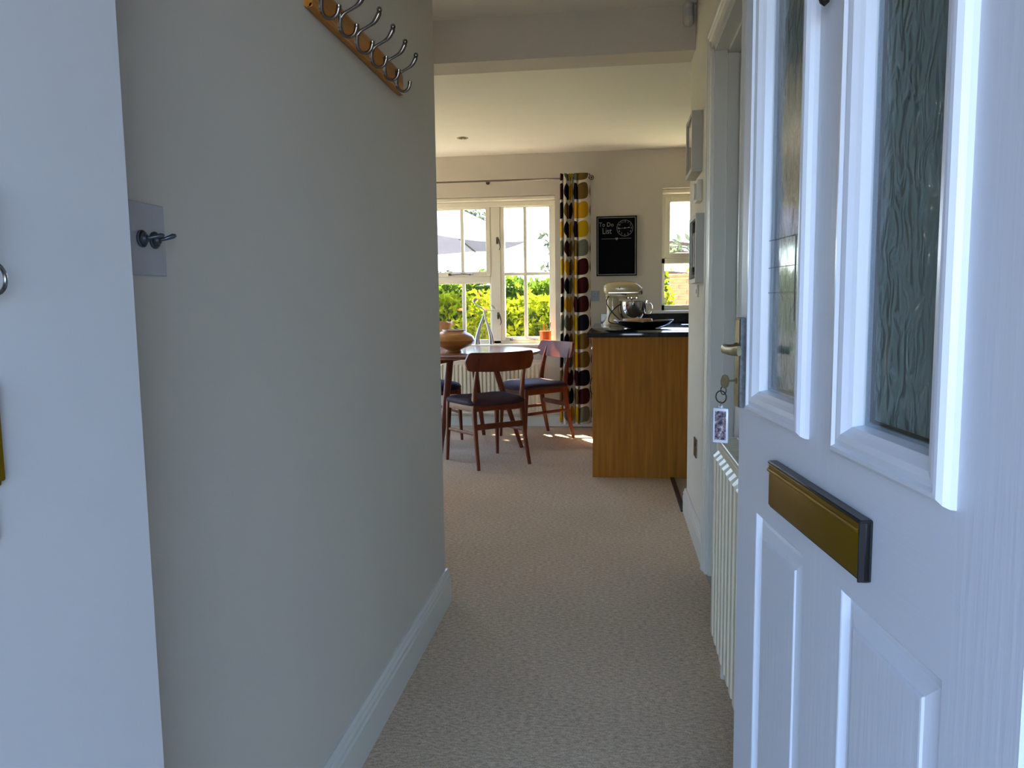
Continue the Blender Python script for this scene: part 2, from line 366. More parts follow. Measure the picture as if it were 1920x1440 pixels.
struct(box(3.2, 3.4, 4.06, 7.15, 0, CZ).build('wall_far_right', 'wall'), 'kitchen side wall on the far right', 'wall')
struct(box(-3.1, HR, 3.86, 4.05, 2.277, CH).build('trim_1', 'wall'), 'dropped plaster beam across the opening into the dining room', 'beam')
b = MB()
b.box(-3.1, W1[0], FY, FY + WT, 0, CZ).box(W1[1], W2[0], FY, FY + WT, 0, CZ).box(W2[1], 3.3, FY, FY + WT, 0, CZ)
b.box(W1[0], W1[1], FY, FY + WT, 0, W1[2] - .03).box(W1[0], W1[1], FY, FY + WT, W1[3], CZ)
b.box(W2[0], W2[1], FY, FY + WT, 0, W2[2]).box(W2[0], W2[1], FY, FY + WT, W2[3], CZ)
struct(b.build('wall_back', 'wall'), 'cream window wall at the back of the dining room', 'wall')
# front wall of the house with the door opening x -.50..+.43
b = MB().box(-3.1, -.50, .42, .76, 0, CH).box(.50, 3.3, .42, .76, 0, CH).box(-.50, .50, .42, .76, 2.12, CH)
struct(b.build('wall_front', 'frame_white'), 'pale reveal of the front wall beside the entrance on the left', 'wall')
fr = MB().box(.395, .50, .46, .57, 0, 2.12, bev=.003).box(-.50, .395, .46, .57, 2.06, 2.12, bev=.003).box(-.50, .40, .46, .62, 0, .012)
struct(fr.build('door_frame', 'frame_white'), 'white frame of the front door with its sill', 'frame')
struct(MB().box(-1.35, 1.35, -1.6, .42, 2.25, 2.40).build('added_porch_roof', 'addedporch'), 'unseen flat canopy added over the entrance to block sky light', 'porch')  # porch is out of view, added to cut sky light entering the hall
struct(MB().box(-1.35, -1.15, -1.6, .42, -.12, 2.25).build('added_porch_wall', 'addedporch'), 'unseen brick wing wall added on the left to block sky light', 'wall')
struct(MB().box(1.15, 1.35, -1.6, .42, -.12, 2.25).build('added_porch_wall', 'addedporch'), 'unseen brick wing wall added on the right to block sky light', 'wall')
# skirting boards
SK = [(0, 0), (.018, 0), (.018, .088), (.014, .094), (.0165, .099), (.0165, .107), (.011, .113), (.012, .119), (.006, .127), (0, .127)]
b = MB().extrude_profile(SK, (HL, .76, 0), (HL, 2.738, 0), out=(1, 0, 0)).extrude_profile(SK, (-3.0, 2.72, 0), (HL + .0, 2.72, 0), out=(0, 1, 0))
struct(b.build('baseboard_left', 'gloss'), 'moulded gloss skirting along the left hall wall', 'skirting')
b = MB().extrude_profile(SK, (HR, 3.20, 0), (HR, 4.068, 0), out=(-1, 0, 0)).extrude_profile(SK, (HR, 1.0, 0), (HR, 2.30, 0), out=(-1, 0, 0)).extrude_profile(SK, (HR, 4.05, 0), (HR + .12, 4.05, 0), out=(0, 1, 0))
struct(b.build('baseboard_right', 'gloss'), 'moulded gloss skirting along the right hall wall', 'skirting')
b = MB().extrude_profile(SK, (-3.0, FY, 0), (-.14, FY, 0), out=(0, -1, 0))
struct(b.build('baseboard_back', 'gloss'), 'skirting under the dining room window', 'skirting')
# inner doorway: lining, stop, architrave
b = MB().box(HR - .002, HR + .122, 3.098, 3.13, 0, 2.07).box(HR - .002, HR + .122, 2.37, 2.402, 0, 2.07).box(HR - .002, HR + .122, 2.37, 3.13, 2.04, 2.072)
b.box(HR + .045, HR + .085, 3.084, 3.098, 0, 2.04).box(HR + .045, HR + .085, 2.402, 2.416, 0, 2.04).box(HR + .045, HR + .085, 2.402, 3.098, 2.026, 2.04)
struct(b.build('door_2', 'gloss'), 'gloss painted lining of the inner doorway on the right', 'doorway')
AR = [(0, 0), (.012, 0), (.014, .010), (.014, .030), (.019, .040), (.019, .048), (.024, .054), (.024, .066), (.018, .072), (0, .072)]
b = MB().extrude_profile(AR, (HR, 3.115, 0), (HR, 3.115, 2.127), up=(0, 1, 0), out=(-1, 0, 0)).extrude_profile(AR, (HR, 2.385, 0), (HR, 2.385, 2.127), up=(0, -1, 0), out=(-1, 0, 0))
b.extrude_profile(AR, (HR, 2.385 - .072, 2.055), (HR, 3.115 + .072, 2.055), up=(0, 0, 1), out=(-1, 0, 0))
struct(b.build('trim_2', 'gloss'), 'moulded architrave around the inner doorway on the right', 'architrave')
tag(box(.352, .378, 4.06, 4.838, -.002, .008, bev=.002).build('threshold_strip', 'threshold'), 'dark strip where the carpet meets the kitchen floor', 'strip')

# windows -------------------------------------------------------------
def sash(b, x0, x1, z0, z1, y0, y1, fw=.036, vb=(), hb=(), bw=.030):
    b.box(x0, x0 + fw, y0, y1, z0, z1, bev=.003).box(x1 - fw, x1, y0, y1, z0, z1, bev=.003)
    b.box(x0 + fw, x1 - fw, y0, y1, z0, z0 + fw, bev=.003).box(x0 + fw, x1 - fw, y0, y1, z1 - fw, z1, bev=.003)
    for x in vb: b.box(x - bw / 2, x + bw / 2, y0 + .008, y1 - .008, z0 + fw, z1 - fw, bev=.004)
    for z in hb: b.box(x0 + fw, x1 - fw, y0 + .009, y1 - .009, z - bw / 2, z + bw / 2, bev=.004)
win = empty('window_1', (0, 0, 0)); struct(win, 'white casement window over the dining table', 'window')
x0, x1, z0, z1 = W1
b = MB().box(x0, x0 + .03, 6.96, 7.06, z0, z1).box(x1 - .03, x1, 6.96, 7.06, z0, z1).box(x0, x1, 6.96, 7.06, z0, z0 + .025).box(x0, x1, 6.955, 7.06, 1.985, z1)
for mx_ in (-1.055, -2.05): b.box(mx_ - .045, mx_ + .045, 6.96, 7.06, z0, 1.99, bev=.004)
b.box(-2.0, -1.10, 6.962, 7.058, 1.29, 1.345, bev=.004)
b.build('window_frame', 'winwhite', win)
b = MB(); sash(b, -1.01, -.535, .76, 1.985, 6.965, 7.025, vb=(-.787,), hb=(1.362,)); s1 = b.build('sash', 'winwhite', win)
b = MB(); sash(b, -2.57, -2.095, .76, 1.985, 6.965, 7.025, vb=(-2.33,), hb=(1.362,)); b.build('sash', 'winwhite', win)
b = MB(); sash(b, -2.002, -1.098, 1.345, 1.985, 6.955, 7.02, fw=.042, vb=(-1.357, -1.61, -1.81)); b.build('sash', 'winwhite', win)
b = MB(); sash(b, -2.0, -1.10, .76, 1.292, 6.975, 7.03, fw=.012, vb=(-1.357, -1.61, -1.81)); b.build('sash', 'winwhite', win)
for gx0, gx1, gz0, gz1 in ((-.98, -.565, .79, 1.955), (-2.54, -2.125, .79, 1.955), (-1.965, -1.135, 1.38, 1.95), (-1.99, -1.11, .77, 1.285)):
    box(gx0, gx1, 7.002, 7.006, gz0, gz1).build('pane', 'glass', win)
b = MB().box(x0, x1, 6.87, 6.955, 2.0, 2.033, bev=.006).box(x0, x1, 6.93, 6.955, 1.955, 2.0, bev=.004); b.build('blind_cassette', 'winwhite', win, label='slim pale blind cassette at the head')
b = box(x0 - .04, x1 + .03, 6.80, 6.97, z0 - .028, z0, bev=.006, seg=2).build('window_sill', 'winwhite', win)
def latch(x, z, y, parent):
    m = MB().box(x - .010, x + .010, y - .008, y, z - .03, z + .03, bev=.003)
    m.sweep(smooth_path([(x, y - .012, z + .015), (x + .012, y - .03, z + .01), (x + .024, y - .035, z - .02), (x + .028, y - .028, z - .06), (x + .018, y - .022, z - .085)]), lerps([.007, .008, .006, .004, .003], 25), n=8)
    return m.build('casement_latch', 'bronze', parent)
latch(-1.035, 1.66, 6.958, win); latch(-1.035, .99, 6.958, win)
def stay(x, z, y, parent, L=.16, m_='steel'):
    m = MB().sweep(smooth_path([(x - L / 2, y - .016, z), (x, y - .02, z + .004), (x + L / 2, y - .016, z)]), .005, n=8).box(x - L / 2 - .012, x - L / 2 + .016, y - .014, y, z - .012, z + .012, bev=.003)
    m.box(x + L / 2 - .03, x + L / 2 - .015, y - .016, y, z - .008, z + .008, bev=.002).lathe([(0, 0), (.008, .003), (.008, .012), (0, .015)], 12, (x + L / 2, y - .02, z - .008))
    return m.build('casement_stay', m_, parent)
stay(-1.37, 1.365, 6.955, win, .21); stay(-.80, .775, 6.965, win, .24)
win2 = empty('window_2'); struct(win2, 'narrow white kitchen window beside the picture frames', 'window')
x0, x1, z0, z1 = W2
b = MB().box(x0, x0 + .03, 6.96, 7.06, z0, z1).box(x1 - .03, x1, 6.96, 7.06, z0, z1).box(x0, x1, 6.96, 7.06, z0, z0 + .045).box(x0, x1, 6.955, 7.06, 2.0, z1)
b.box(x0, x1, 6.96, 7.06, 1.425, 1.475, bev=.004).box(.88, .94, 6.96, 7.06, z0, z1)
b.build('window_frame', 'winwhite', win2)
b = MB(); sash(b, .442, .885, 1.475, 2.0, 6.955, 7.02, fw=.045); b.build('sash', 'winwhite', win2)
b = MB(); sash(b, .935, 1.32, 1.475, 2.0, 6.955, 7.02, fw=.045); b.build('sash', 'winwhite', win2)
for gx0, gx1, gz0, gz1 in ((.48, .845, 1.51, 1.96), (.445, .885, 1.065, 1.425), (.975, 1.28, 1.51, 1.96), (.935, 1.32, 1.065, 1.425)):
    box(gx0, gx1, 7.002, 7.006, gz0, gz1).build('pane', 'glass', win2)
box(.30, 1.42, 6.825, 6.97, z0 - .025, z0, bev=.005, seg=2).build('window_sill', 'winwhite', win2)
box(.412, 1.35, 6.89, 6.955, 2.02, 2.058, bev=.005).build('blind_cassette', 'winwhite', win2)
stay(.74, 1.50, 6.955, win2, .16)

# garden and outside ground ---------------------------------------------
struct(box(-16, 14, 7.15, 40, -.30, -.18).build('lawn', 'lawn'), 'garden lawn behind the house', 'lawn')
struct(box(-6, 5, 7.15, 8.75, -.18, -.12).build('patio', 'patio'), 'paved strip under the dining room window', 'patio')
struct(box(-9, -3.2, 1, 7.15, -.30, -.12).build('side_patio', 'patio'), 'paved terrace outside the added glazed doors', 'patio')
struct(box(-14, 14, -30, .42, -.30, -.12).build('front_path', 'paving'), 'grey paving in front of the entrance', 'path')
def leaves(pts, size, nrm=None):
    n = len(pts); d = RNG.normal(size=(n, 3)); d /= np.linalg.norm(d, axis=1)[:, None]
    e = np.cross(d, RNG.normal(size=(n, 3))); e /= np.linalg.norm(e, axis=1)[:, None]
    s = size * RNG.uniform(.6, 1.3, n)[:, None]
    v = np.stack([pts - d * s, pts - e * s * .42 + np.array([0, 0, .12]) * s, pts + d * s, pts + e * s * .42], 1).reshape(-1, 3)
    idx = np.arange(n * 4).reshape(n, 4)
    return v, idx
def leaf_obj(name, pts, size, m, parent, kind='stuff'):
    v, f = leaves(np.asarray(pts, float), size)
    me = bpy.data.meshes.new(name); me.from_pydata(v.tolist(), [], f.tolist()); me.update(); me.materials.append(M[m])
    o = bpy.data.objects.new(name, me); COL.objects.link(o); o.parent = parent
    if kind: o['kind'] = kind
    return o
def hedge(name, x0, x1, y0, y1, h, n, size, m, label, cat, wob=.1, seed=1, base=-.18):
    root = empty(name, ((x0 + x1) / 2, (y0 + y1) / 2, base)); tag(root, label, cat)
    cx, cy = root.location.x, root.location.y; HX, HY, HH = (x1 - x0) / 2, (y1 - y0) / 2, h - base
    ph = RNG.uniform(0, 6, 6)
    def wave(x, z): return (np.sin(x * 2.1 + ph[0]) + .6 * np.sin(x * 5.3 + ph[1]) + .5 * np.sin(z * 6 + x * 3 + ph[2]) + .3 * np.sin(x * 13 + ph[3])) * wob / 2
    face = RNG.choice(3, n, p=[.5, .32, .18]); X = RNG.uniform(-HX, HX, n); Z = RNG.uniform(0, HH, n); Yy = RNG.uniform(-HY, HY, n)
    P = np.zeros((n, 3)); P[:, 0] = X
    w_ = wave(X, Z)
    P[:, 1] = np.where(face == 0, -HY + w_ + RNG.normal(0, .03, n), np.where(face == 1, Yy, HY + w_))
    P[:, 2] = np.where(face == 1, HH + wave(X, Yy) + np.abs(RNG.normal(0, .05, n)), Z)
    leaf_obj('foliage', P, size, m, root)
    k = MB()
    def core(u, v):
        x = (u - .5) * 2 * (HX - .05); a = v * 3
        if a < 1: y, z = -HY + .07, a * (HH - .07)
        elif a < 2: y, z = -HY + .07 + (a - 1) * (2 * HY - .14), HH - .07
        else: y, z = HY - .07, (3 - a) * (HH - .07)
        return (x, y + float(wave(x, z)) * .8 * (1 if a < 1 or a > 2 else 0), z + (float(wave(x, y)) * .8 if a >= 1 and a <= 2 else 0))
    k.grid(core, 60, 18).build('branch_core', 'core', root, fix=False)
    return root
hedge('garden_hedge', -6.5, .55, 9.0, 9.7, 1.07, 26000, .05, 'hedge_light', 'sunlit yellow-green clipped hedge just beyond the garden window', 'hedge', .07)
hedge('garden_hedge', -9, 3.5, 12.0, 13.2, 1.36, 30000, .07, 'hedge_dark', 'taller darker green hedge behind the sunlit clipped hedge', 'hedge', .13)
def shrub(name, x, y, h, r_, n, size, m, label, cat='shrub', base=-.18, lean=0):
    root = empty(name, (x, y, base)); tag(root, label, cat)
    st = MB()
    for i in range(7):
        a = i * .9; st.sweep(smooth_path([(0, 0, 0), (r_ * .3 * math.cos(a), r_ * .3 * math.sin(a), (h - base) * .5), (r_ * .7 * math.cos(a), r_ * .7 * math.sin(a), (h - base) * .92)], 3), lerps([.012, .008, .004], 7), n=6)
    st.build('stem', 'bark', root)
    u = RNG.normal(size=(n, 3)); u /= np.linalg.norm(u, axis=1)[:, None]; rr = RNG.uniform(.3, 1, n) ** .5
    lump = 1 + .22 * np.sin(u[:, 0] * 7 + u[:, 2] * 5) + .12 * np.sin(u[:, 1] * 13)
    P = u * (rr * lump)[:, None] * np.array([r_, r_, (h - base) / 2]); P[:, 2] += (h - base) / 2
    leaf_obj('foliage', P, size, m, root)
    return root
sh = shrub('rose_bush', -1.52, 8.45, .92, .36, 1700, .045, 'shrub', 'leafy rose bush with peach flowers outside the left window light', 'shrub')
for i, (dx, dz) in enumerate(((.11, 1.37), (-.10, 1.20), (.16, 1.20), (-.2, 1.05))):
    f = MB()
    for k in range(3):
        for q in range(5):
            a = q * 2 * PI / 5 + k; rr = .034 - k * .009
            f.add([(0, 0, 0), (rr * math.cos(a - .5), rr * math.sin(a - .5), .012 + k * .008), (rr * 1.2 * math.cos(a), rr * 1.2 * math.sin(a), .016 + k * .01), (rr * math.cos(a + .5), rr * math.sin(a + .5), .012 + k * .008)], [(0, 1, 2, 3)])
    f.build('rose_flower', 'petal', sh, loc=(dx, -.3, dz))
# tall rose shoot
P = np.clip(RNG.normal(size=(240, 3)), -1.4, 1.4) * np.array([.09, .07, .12]) + np.array([.10, -.05, 1.24]); leaf_obj('foliage', P, .04, 'shrub', sh)
shrub('garden_shrub', .56, 9.75, 1.32, .19, 1500, .05, 'shrub', 'yellow-green shrub in front of the brick wall outside the kitchen window')
def tree(x, y, h, clusters, label):
    root = empty('garden_tree', (x, y, -.18)); tag(root, label, 'tree')
    t = MB().sweep(smooth_path([(0, 0, 0), (.1, 0, h * .35), (.0, .1, h * .7), (.05, 0, h)]), lerps([.16, .12, .09, .04], 19), n=10)
    pts = []
    for cx, cy, cz, rr, n in clusters:
        p = Vector((cx - x, cy - y, cz + .18))
        t.sweep(smooth_path([(0, 0, min(h * .9, max(1, p.z - .4))), (p.x * .5, p.y * .5, p.z - .1), tuple(p)]), lerps([.05, .03, .006], 13), n=6)
        pts.append(RNG.normal(size=(n, 3)) * np.array([rr, rr, rr * .55]) + np.array(p))
    t.build('trunk', 'bark', root); leaf_obj('foliage', np.concatenate(pts), .07, 'tree', root)
    return root
tree(-6.2, 15.5, 5.2, [(-3.7, 15, 2.95, .22, 90), (-3.3, 15, 2.9, .2, 60), (-2.95, 15, 2.80, .22, 170), (-2.75, 15, 2.65, .18, 120), (-2.55, 15, 2.42, .1, 14), (-2.5, 15, 2.75, .13, 30), (-3.4, 15, 1.62, .13, 60), (-3.2, 15, 1.55, .1, 40), (-6, 15, 4.6, .7, 700), (-7, 15.6, 4.2, .8, 700), (-5, 15, 4.3, .6, 500), (-4, 15, 3.7, .4, 250), (-6.4, 15, 5.6, .7, 600)], 'leafy grey-green tree showing above and below the parasol')
tree(3.0, 13, 3.2, [(-.98, 11, 2.05, .04, 5), (-.93, 11, 1.92, .04, 6), (-.88, 11, 1.84, .05, 9), (-.95, 11, 1.6, .03, 4), (-.9, 11, 1.5, .04, 7), (.8, 11, 1.85, .09, 26), (.86, 11, 1.75, .08, 18), (3, 13, 3.2, .7, 500), (2.2, 13, 2.7, .5, 300), (3.8, 13, 2.8, .5, 300)], 'slender tree whose sprigs reach across the right-hand window lights')

tree(-5.2, 9.4, 5.0, [(-3.5, 9.4, 5.4, .45, 2600), (-3.0, 9.2, 5.1, .35, 1500), (-4.2, 9.5, 5.7, .6, 2400), (-3.6, 9.0, 4.9, .4, 1200), (-5.4, 9.6, 6.1, .7, 2000)], 'unseen tree added on the left to shade the dining room window')  # crown out of view, added to keep sun off most of the window
# parasol
pr = empty('garden_parasol', (-3.1, 10.1, -.18)); tag(pr, 'large mauve-grey garden parasol opened beyond the dining window', 'parasol')
m = MB(); R6 = 2.0; zr, za = 2.07, 3.05
cor = [(R6 * math.cos(k * PI / 3), R6 * math.sin(k * PI / 3), zr) for k in range(6)]
for k in range(6):
    a, b2 = Vector(cor[k]), Vector(cor[(k + 1) % 6]); ap = Vector((0, 0, za)); n = 6
    vs = []; fs = []
    for i in range(n + 1):
        for j in range(n + 1):
            e0 = ap.lerp(a, i / n); e1 = ap.lerp(b2, i / n); p = e0.lerp(e1, j / n); t = j / n; p.z -= .05 * (i / n) * math.sin(PI * t); vs.append(p)
    for i in range(n):
        for j in range(n): fs.append((i * (n + 1) + j, i * (n + 1) + j + 1, (i + 1) * (n + 1) + j + 1, (i + 1) * (n + 1) + j))
    m.add(vs, fs, True)
m.build('canopy', 'canopy', pr, fix=False)
for k in range(6):
    MB().sweep([(0, 0, za - .02), (cor[k][0], cor[k][1], zr - .012)], .012, n=6).build('rib', 'grey_edge', pr)
MB().sweep([(0, 0, 0), (0, 0, za)], .028, n=12).lathe([(.02, za - .02), (.045, za), (.03, za + .05), (0, za + .07)], 16).build('pole', 'grey_edge', pr)
MB().lathe([(.35, 0), (.35, .06), (.30, .08), (.05, .09), (.045, .3), (0, .3)], 24).build('base', 'grey_edge', pr)

# brick garden wall, brick by brick
bw = empty('brick_wall', (1.75, 11.0, -.18)); tag(bw, 'red brick garden wall seen through the narrow kitchen window', 'wall')
box(-.98, .98, -.045, .05, 0, 1.60).build('mortar_bed', 'mortar', bw)
bm0 = box(-.1025, .1025, -.06, -.03, -.031, .031, bev=.004).build('brick', 'brick', bw, loc=(-.87, 0, .045))
bm1 = box(-.049, .049, -.06, -.03, -.031, .031, bev=.004).build('brick', 'brick', bw, loc=(-.925, 0, .12))
for row in range(21):
    z = .045 + row * .075; off = 0 if row % 2 == 0 else 1
    for k in range(9):
        if row == 0 and k == 0: continue
        if off and k == 0 and row == 1: continue
        src = bm1 if off and k == 0 else bm0
        o = src.copy(); COL.objects.link(o); o.parent = bw
        o.location = (-.925 if src is bm1 else -.87 + k * .215 - off * .1075, RNG.normal(0, .002), z)
MB().box(-1.0, 1.0, -.08, .07, 1.60, 1.65, bev=.01).build('coping', 'brick', bw)

# ------------------------------------------------------------------ front door
TH = -0.1135609
dd = Vector((math.sin(TH), math.cos(TH), 0)); nn = Vector((math.cos(TH), -math.sin(TH), 0))
hp = dd * .619 + nn * .41
DR = math.atan2(dd.y, dd.x)
door = empty('door_1', (hp.x, hp.y, 0), DR); struct(door, 'white panelled front door standing open on the right', 'door')
DW, DH = .859, 2.02
GL = [(.495, .775, .906, 1.86), (.109, .388, .906, 1.86)]      # glazed panels
LP = [(.503, .741, .20, .731), (.120, .366, .20, .731)]      # lower moulded panels
# leaf: built from stiles and rails around the openings so that the glass really is glass
def slab(b, x0, x1, z0, z1, y0=-.044, y1=0): b.box(x0, x1, y0, y1, z0, z1)
b = MB()
slab(b, 0, .11, .012, DH); slab(b, .775, DW, .012, DH); slab(b, .389, .494, .20, DH)
b.build('stile', 'door', door)
b = MB(); slab(b, .11, .389, 1.86, DH); slab(b, .494, .775, 1.86, DH)
slab(b, .11, .389, .731, .907); slab(b, .494, .775, .731, .907); slab(b, .11, .775, .012, .20)
b.build('rail', 'doorrail', door)
b = MB(); slab(b, .11, .12, .20, .731); slab(b, .366, .389, .20, .731); slab(b, .494, .503, .20, .731); slab(b, .741, .775, .20, .731)
b.build('stile', 'door', door)
BEAD = [(0, -.002), (.001, .006), (.004, .012), (.009, .016), (.014, .0165), (.017, .0125), (.024, .0135), (.032, .012), (.038, .006), (.043, .002), (.046, -.012)]
for x0, x1, z0, z1 in GL:
    MB().frame_profile(x0, x1, z0, z1, BEAD, -1).build('glazing_bead', 'doorbead', door, fix=False)
    MB().frame_profile(x0, x1, z0, z1, [(.001, -.002), (.02, -.046), (.046, -.046), (.046, -.012)], 1).build('inner_bead', 'doorbead', door, fix=False)
    gx0, gx1, gz0, gz1 = x0 + .046, x1 - .046, z0 + .046, z1 - .046
    MB().frame_profile(gx0, gx1, gz0, gz1, [(0, -.0125), (.004, -.0125), (.004, -.0195)], -1).build('spacer_bar', 'spacer', door, fix=False)
    MB().frame_profile(gx0 + .004, gx1 - .004, gz0 + .004, gz1 - .004, [(0, -.0165), (.003, -.0165), (.0035, -.0192)], -1).build('sealant_line', 'seal', door, fix=False)
    box(gx0 - .002, gx1 + .002, -.0118, -.0100, gz0 - .002, gz1 + .002).build('pane', 'doorglass', door)
    box(gx0 - .002, gx1 + .002, -.0225, -.0195, gz0 - .002, gz1 + .002).build('pane', 'obscure', door, label='rippled obscure glass pane')
PANEL = [(0, 0), (.002, -.001), (.007, -.010), (.012, -.0105), (.016, -.008), (.036, -.003), (.0375, -.0005), (.040, 0)]
for x0, x1, z0, z1 in LP:
    b = MB().frame_profile(x0, x1, z0, z1, PANEL, -1)
    b.add([(x0 + .04, 0, z0 + .04), (x1 - .04, 0, z0 + .04), (x1 - .04, 0, z1 - .04), (x0 + .04, 0, z1 - .04)], [(3, 2, 1, 0)])
    b.add([(x0, -.044, z0), (x1, -.044, z0), (x1, -.044, z1), (x0, -.044, z1)], [(0, 1, 2, 3)])
    b.build('door_panel', 'door', door, fix=False)
box(.05, .81, -.040, -.0135, .10, .80).build('door_core', 'door', door)
# thin dark strips standing in for leaded lines reflected in the free-edge pane
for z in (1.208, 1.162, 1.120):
    box(.541, .729, -.0099, -.0090, z - .0004, z + .0004).build('reflection_strip', 'reflection', door)
box(.5978, .5985, -.0099, -.0090, 1.075, 1.208).build('reflection_strip', 'reflection', door)
# letter plate
lp = MB().box(.281, .632, 0, .012, .7700, .8465, bev=.003, seg=2).box(.281, .2835, 0, .0165, .771, .846, bev=.001).box(.281, .632, 0, .016, .8425, .8475, bev=.0015)
lpo = lp.build('letter_plate', 'black', door, label='letter plate with gold flap in a black surround')
g = MB().box(.285, .629, .011, .0145, .7745, .832, bev=.0015, seg=2)
g.sweep([(.285, .0145, .833), (.629, .0145, .833)], .0035, n=10).box(.285, .629, .011, .0150, .835, .8425, bev=.001)
g.build('flap', 'brass', lpo, label='gold coloured metal flap')
# handle on a long plate
hb = MB().box(.822, .8575, 0, .011, .907, 1.076, bev=.003, seg=2).build('handle_plate', 'grey_edge', door, label='aged handle back plate with worn grey edge')
MB().box(.8245, .8555, .0105, .0125, .910, 1.073, bev=.001).build('face_plate', 'oldbrass', hb)
lv = MB().lathe([(.011, .010), (.011, .016), (.008, .02), (.008, .034)], 20, (.840, 0, 1.018), axis='y')
lv.sweep(smooth_path([(.842, .034, 1.018), (.828, .040, 1.018), (.80, .041, 1.017), (.765, .040, 1.0175), (.735, .037, 1.020)]), lerps([.009, .008, .007, .008, .009], 25), lerps([.005, .005, .0045, .0045, .004], 25), n=12, ref=(0, 1, 0), power=3)
lv.build('lever', 'oldbrass', hb)
MB().lathe([(.006, .010), (.006, .013), (0, .0135)], 14, (.840, 0, .957), axis='y').build('keyhole', 'black', hb)
# knocker, its foot just entering the frame
kk = MB().lathe([(0, 0), (.012, .0), (.013, .006), (.008, .010), (0, .011)], 20, (.440, 0, 1.62), axis='y')
kk.sweep(smooth_path([(.440, .014, 1.62), (.452, .018, 1.58), (.448, .018, 1.52), (.440, .017, 1.497), (.432, .018, 1.52), (.428, .018, 1.58), (.440, .014, 1.62)]), .005, n=10)
kk.lathe([(0, 1.487), (.006, 1.492), (.009, 1.503), (.005, 1.513), (0, 1.516)], 16, (.440, .016, 0))
kk.build('door_knocker', 'bronze', door)

# key, rings and fob hanging in the lock
def dpt(x, b_, z): return hp + dd * x - nn * b_ + Vector((0, 0, z))
kr = empty('key', dpt(.840, .0135, .957), DR); tag(kr, 'small brass key standing in the front door lock', 'key')
k = MB().sweep([(0, -.012, 0), (0, .018, 0)], .0022, n=8); k.build('key_blade', 'keybrass', kr)
k = MB(); outer = [(0.0, .0165 + .010 * (1 + math.cos(2 * PI * i / 10 + .314)), .0135 * math.sin(2 * PI * i / 10 + .314)) for i in range(10)]
vs = [(-.0011, y, z) for _, y, z in outer] + [(.0011, y, z) for _, y, z in outer]
k.add(vs, [tuple(range(10)), tuple(range(10, 20))[::-1]] + [(i, (i + 1) % 10, 10 + (i + 1) % 10, 10 + i) for i in range(10)])
kb = k.xf(Matrix.Rotation(math.radians(28), 4, 'Z')).build('key_bow', 'keybrass', kr)
MB().sweep(circ((-.010, .025, -.001), .0035, 12, 'yz'), .0011, n=6, closed=True).build('key_eyelet', 'bronze', kr)
fb = empty('key_fob', dpt(.840, .0405, .9175), DR); tag(fb, 'clear rectangular key fob hanging from the door key', 'key fob')
def ring3(c, r_, ax, ay, w_=.0010):
    pts = []
    for i in range(20):
        a = 2 * PI * i / 20; p = Vector(c) + Vector(ax) * (r_ * math.cos(a)) + Vector(ay) * (r_ * math.sin(a)); pts.append(tuple(p))
    return MB().sweep(pts, w_, n=6, closed=True, ref=(.3, .5, .2))
ring3((-.005, -.003, .022), .008, (.5, .5, 0), (0, .0, 1)).build('link', 'bronze', fb)
ring3((0, 0, .009), .0115, (.75, .66, 0), (0, 0, 1), .0012).build('split_ring', 'bronze', fb)
ring3((0, .001, -.006), .0065, (.9, -.3, 0), (0, 0, 1)).build('link', 'chrome', fb)
rot = Matrix.Rotation(math.radians(62), 4, 'Z')
MB().box(-.0145, .0145, -.0022, .0022, -.079, -.0125, bev=.002, seg=2).box(-.004, .004, -.002, .002, -.0125, -.007, bev=.001).xf(rot).build('acrylic_block', 'acrylic', fb)
m_, t, bb = new_mat('fob_print'); N, L = t.nodes, t.links
n = N.new('ShaderNodeTexNoise'); n.inputs['Scale'].default_value = 170; n.inputs['Detail'].default_value = 2; tc = N.new('ShaderNodeTexCoord'); L.new(tc.outputs['Object'], n.inputs['Vector'])
rp = N.new('ShaderNodeValToRGB'); e = rp.color_ramp.elements; e[0].position = .38; e[0].color = (.035, .03, .04, 1); e[1].position = .5; e[1].color = (.16, .14, .19, 1); q = e.new(.58); q.color = (.22, .13, .12, 1); q = e.new(.70); q.color = (.5, .48, .5, 1)
L.new(n.outputs[0], rp.inputs[0]); L.new(rp.outputs[0], bb.inputs['Base Color']); bb.inputs['Roughness'].default_value = .2
M['fobprint'] = m_
MB().box(-.0105, .0105, -.0026, .0026, -.073, -.018).xf(rot).build('picture_insert', 'fobprint', fb)

# strike plates and chain ring on the reveal at the left edge
sk = MB().box(-.50, -.4965, .48, .562, .966, 1.055, bev=.001).box(-.4965, -.495, .548, .5645, .97, 1.05, bev=.001); tag(sk.build('strike_plate', 'brass'), 'gold strike plate on the left door reveal at the photo edge', 'plate')
sk = MB().box(-.50, -.4975, .48, .557, .922, .9625, bev=.001); tag(sk.build('latch_keep', 'plate'), 'small pale latch keep below the gold strike plate', 'plate')
ch = empty('door_chain', (-.49, .563, 1.203)); tag(ch, 'steel door chain with end ring hanging at the left photo edge', 'chain')
for i in range(6):
    z = -.002 - i * .0095
    pl = [(0, 0, z + .0065 * math.cos(a)) if False else ((.0035 * math.sin(a), 0, z + .0065 * math.cos(a)) if i % 2 else (0, .0035 * math.sin(a), z + .0065 * math.cos(a))) for a in [2 * PI * k / 14 for k in range(14)]]
    MB().sweep(pl, .0011, n=6, closed=True, ref=(.3, .2, .1)).build('chain_link', 'bronze', ch)
MB().sweep([(0, .0125 * math.sin(2 * PI * k / 24), -.069 + .0125 * math.cos(2 * PI * k / 24)) for k in range(24)], .0017, n=8, closed=True, ref=(1, 0, 0)).build('end_ring', 'steel', ch)
MB().lathe([(.007, -.010), (.007, -.006), (.003, -.004), (.003, 0)], 14, (0, 0, .004), axis='x').build('anchor', 'bronze', ch)

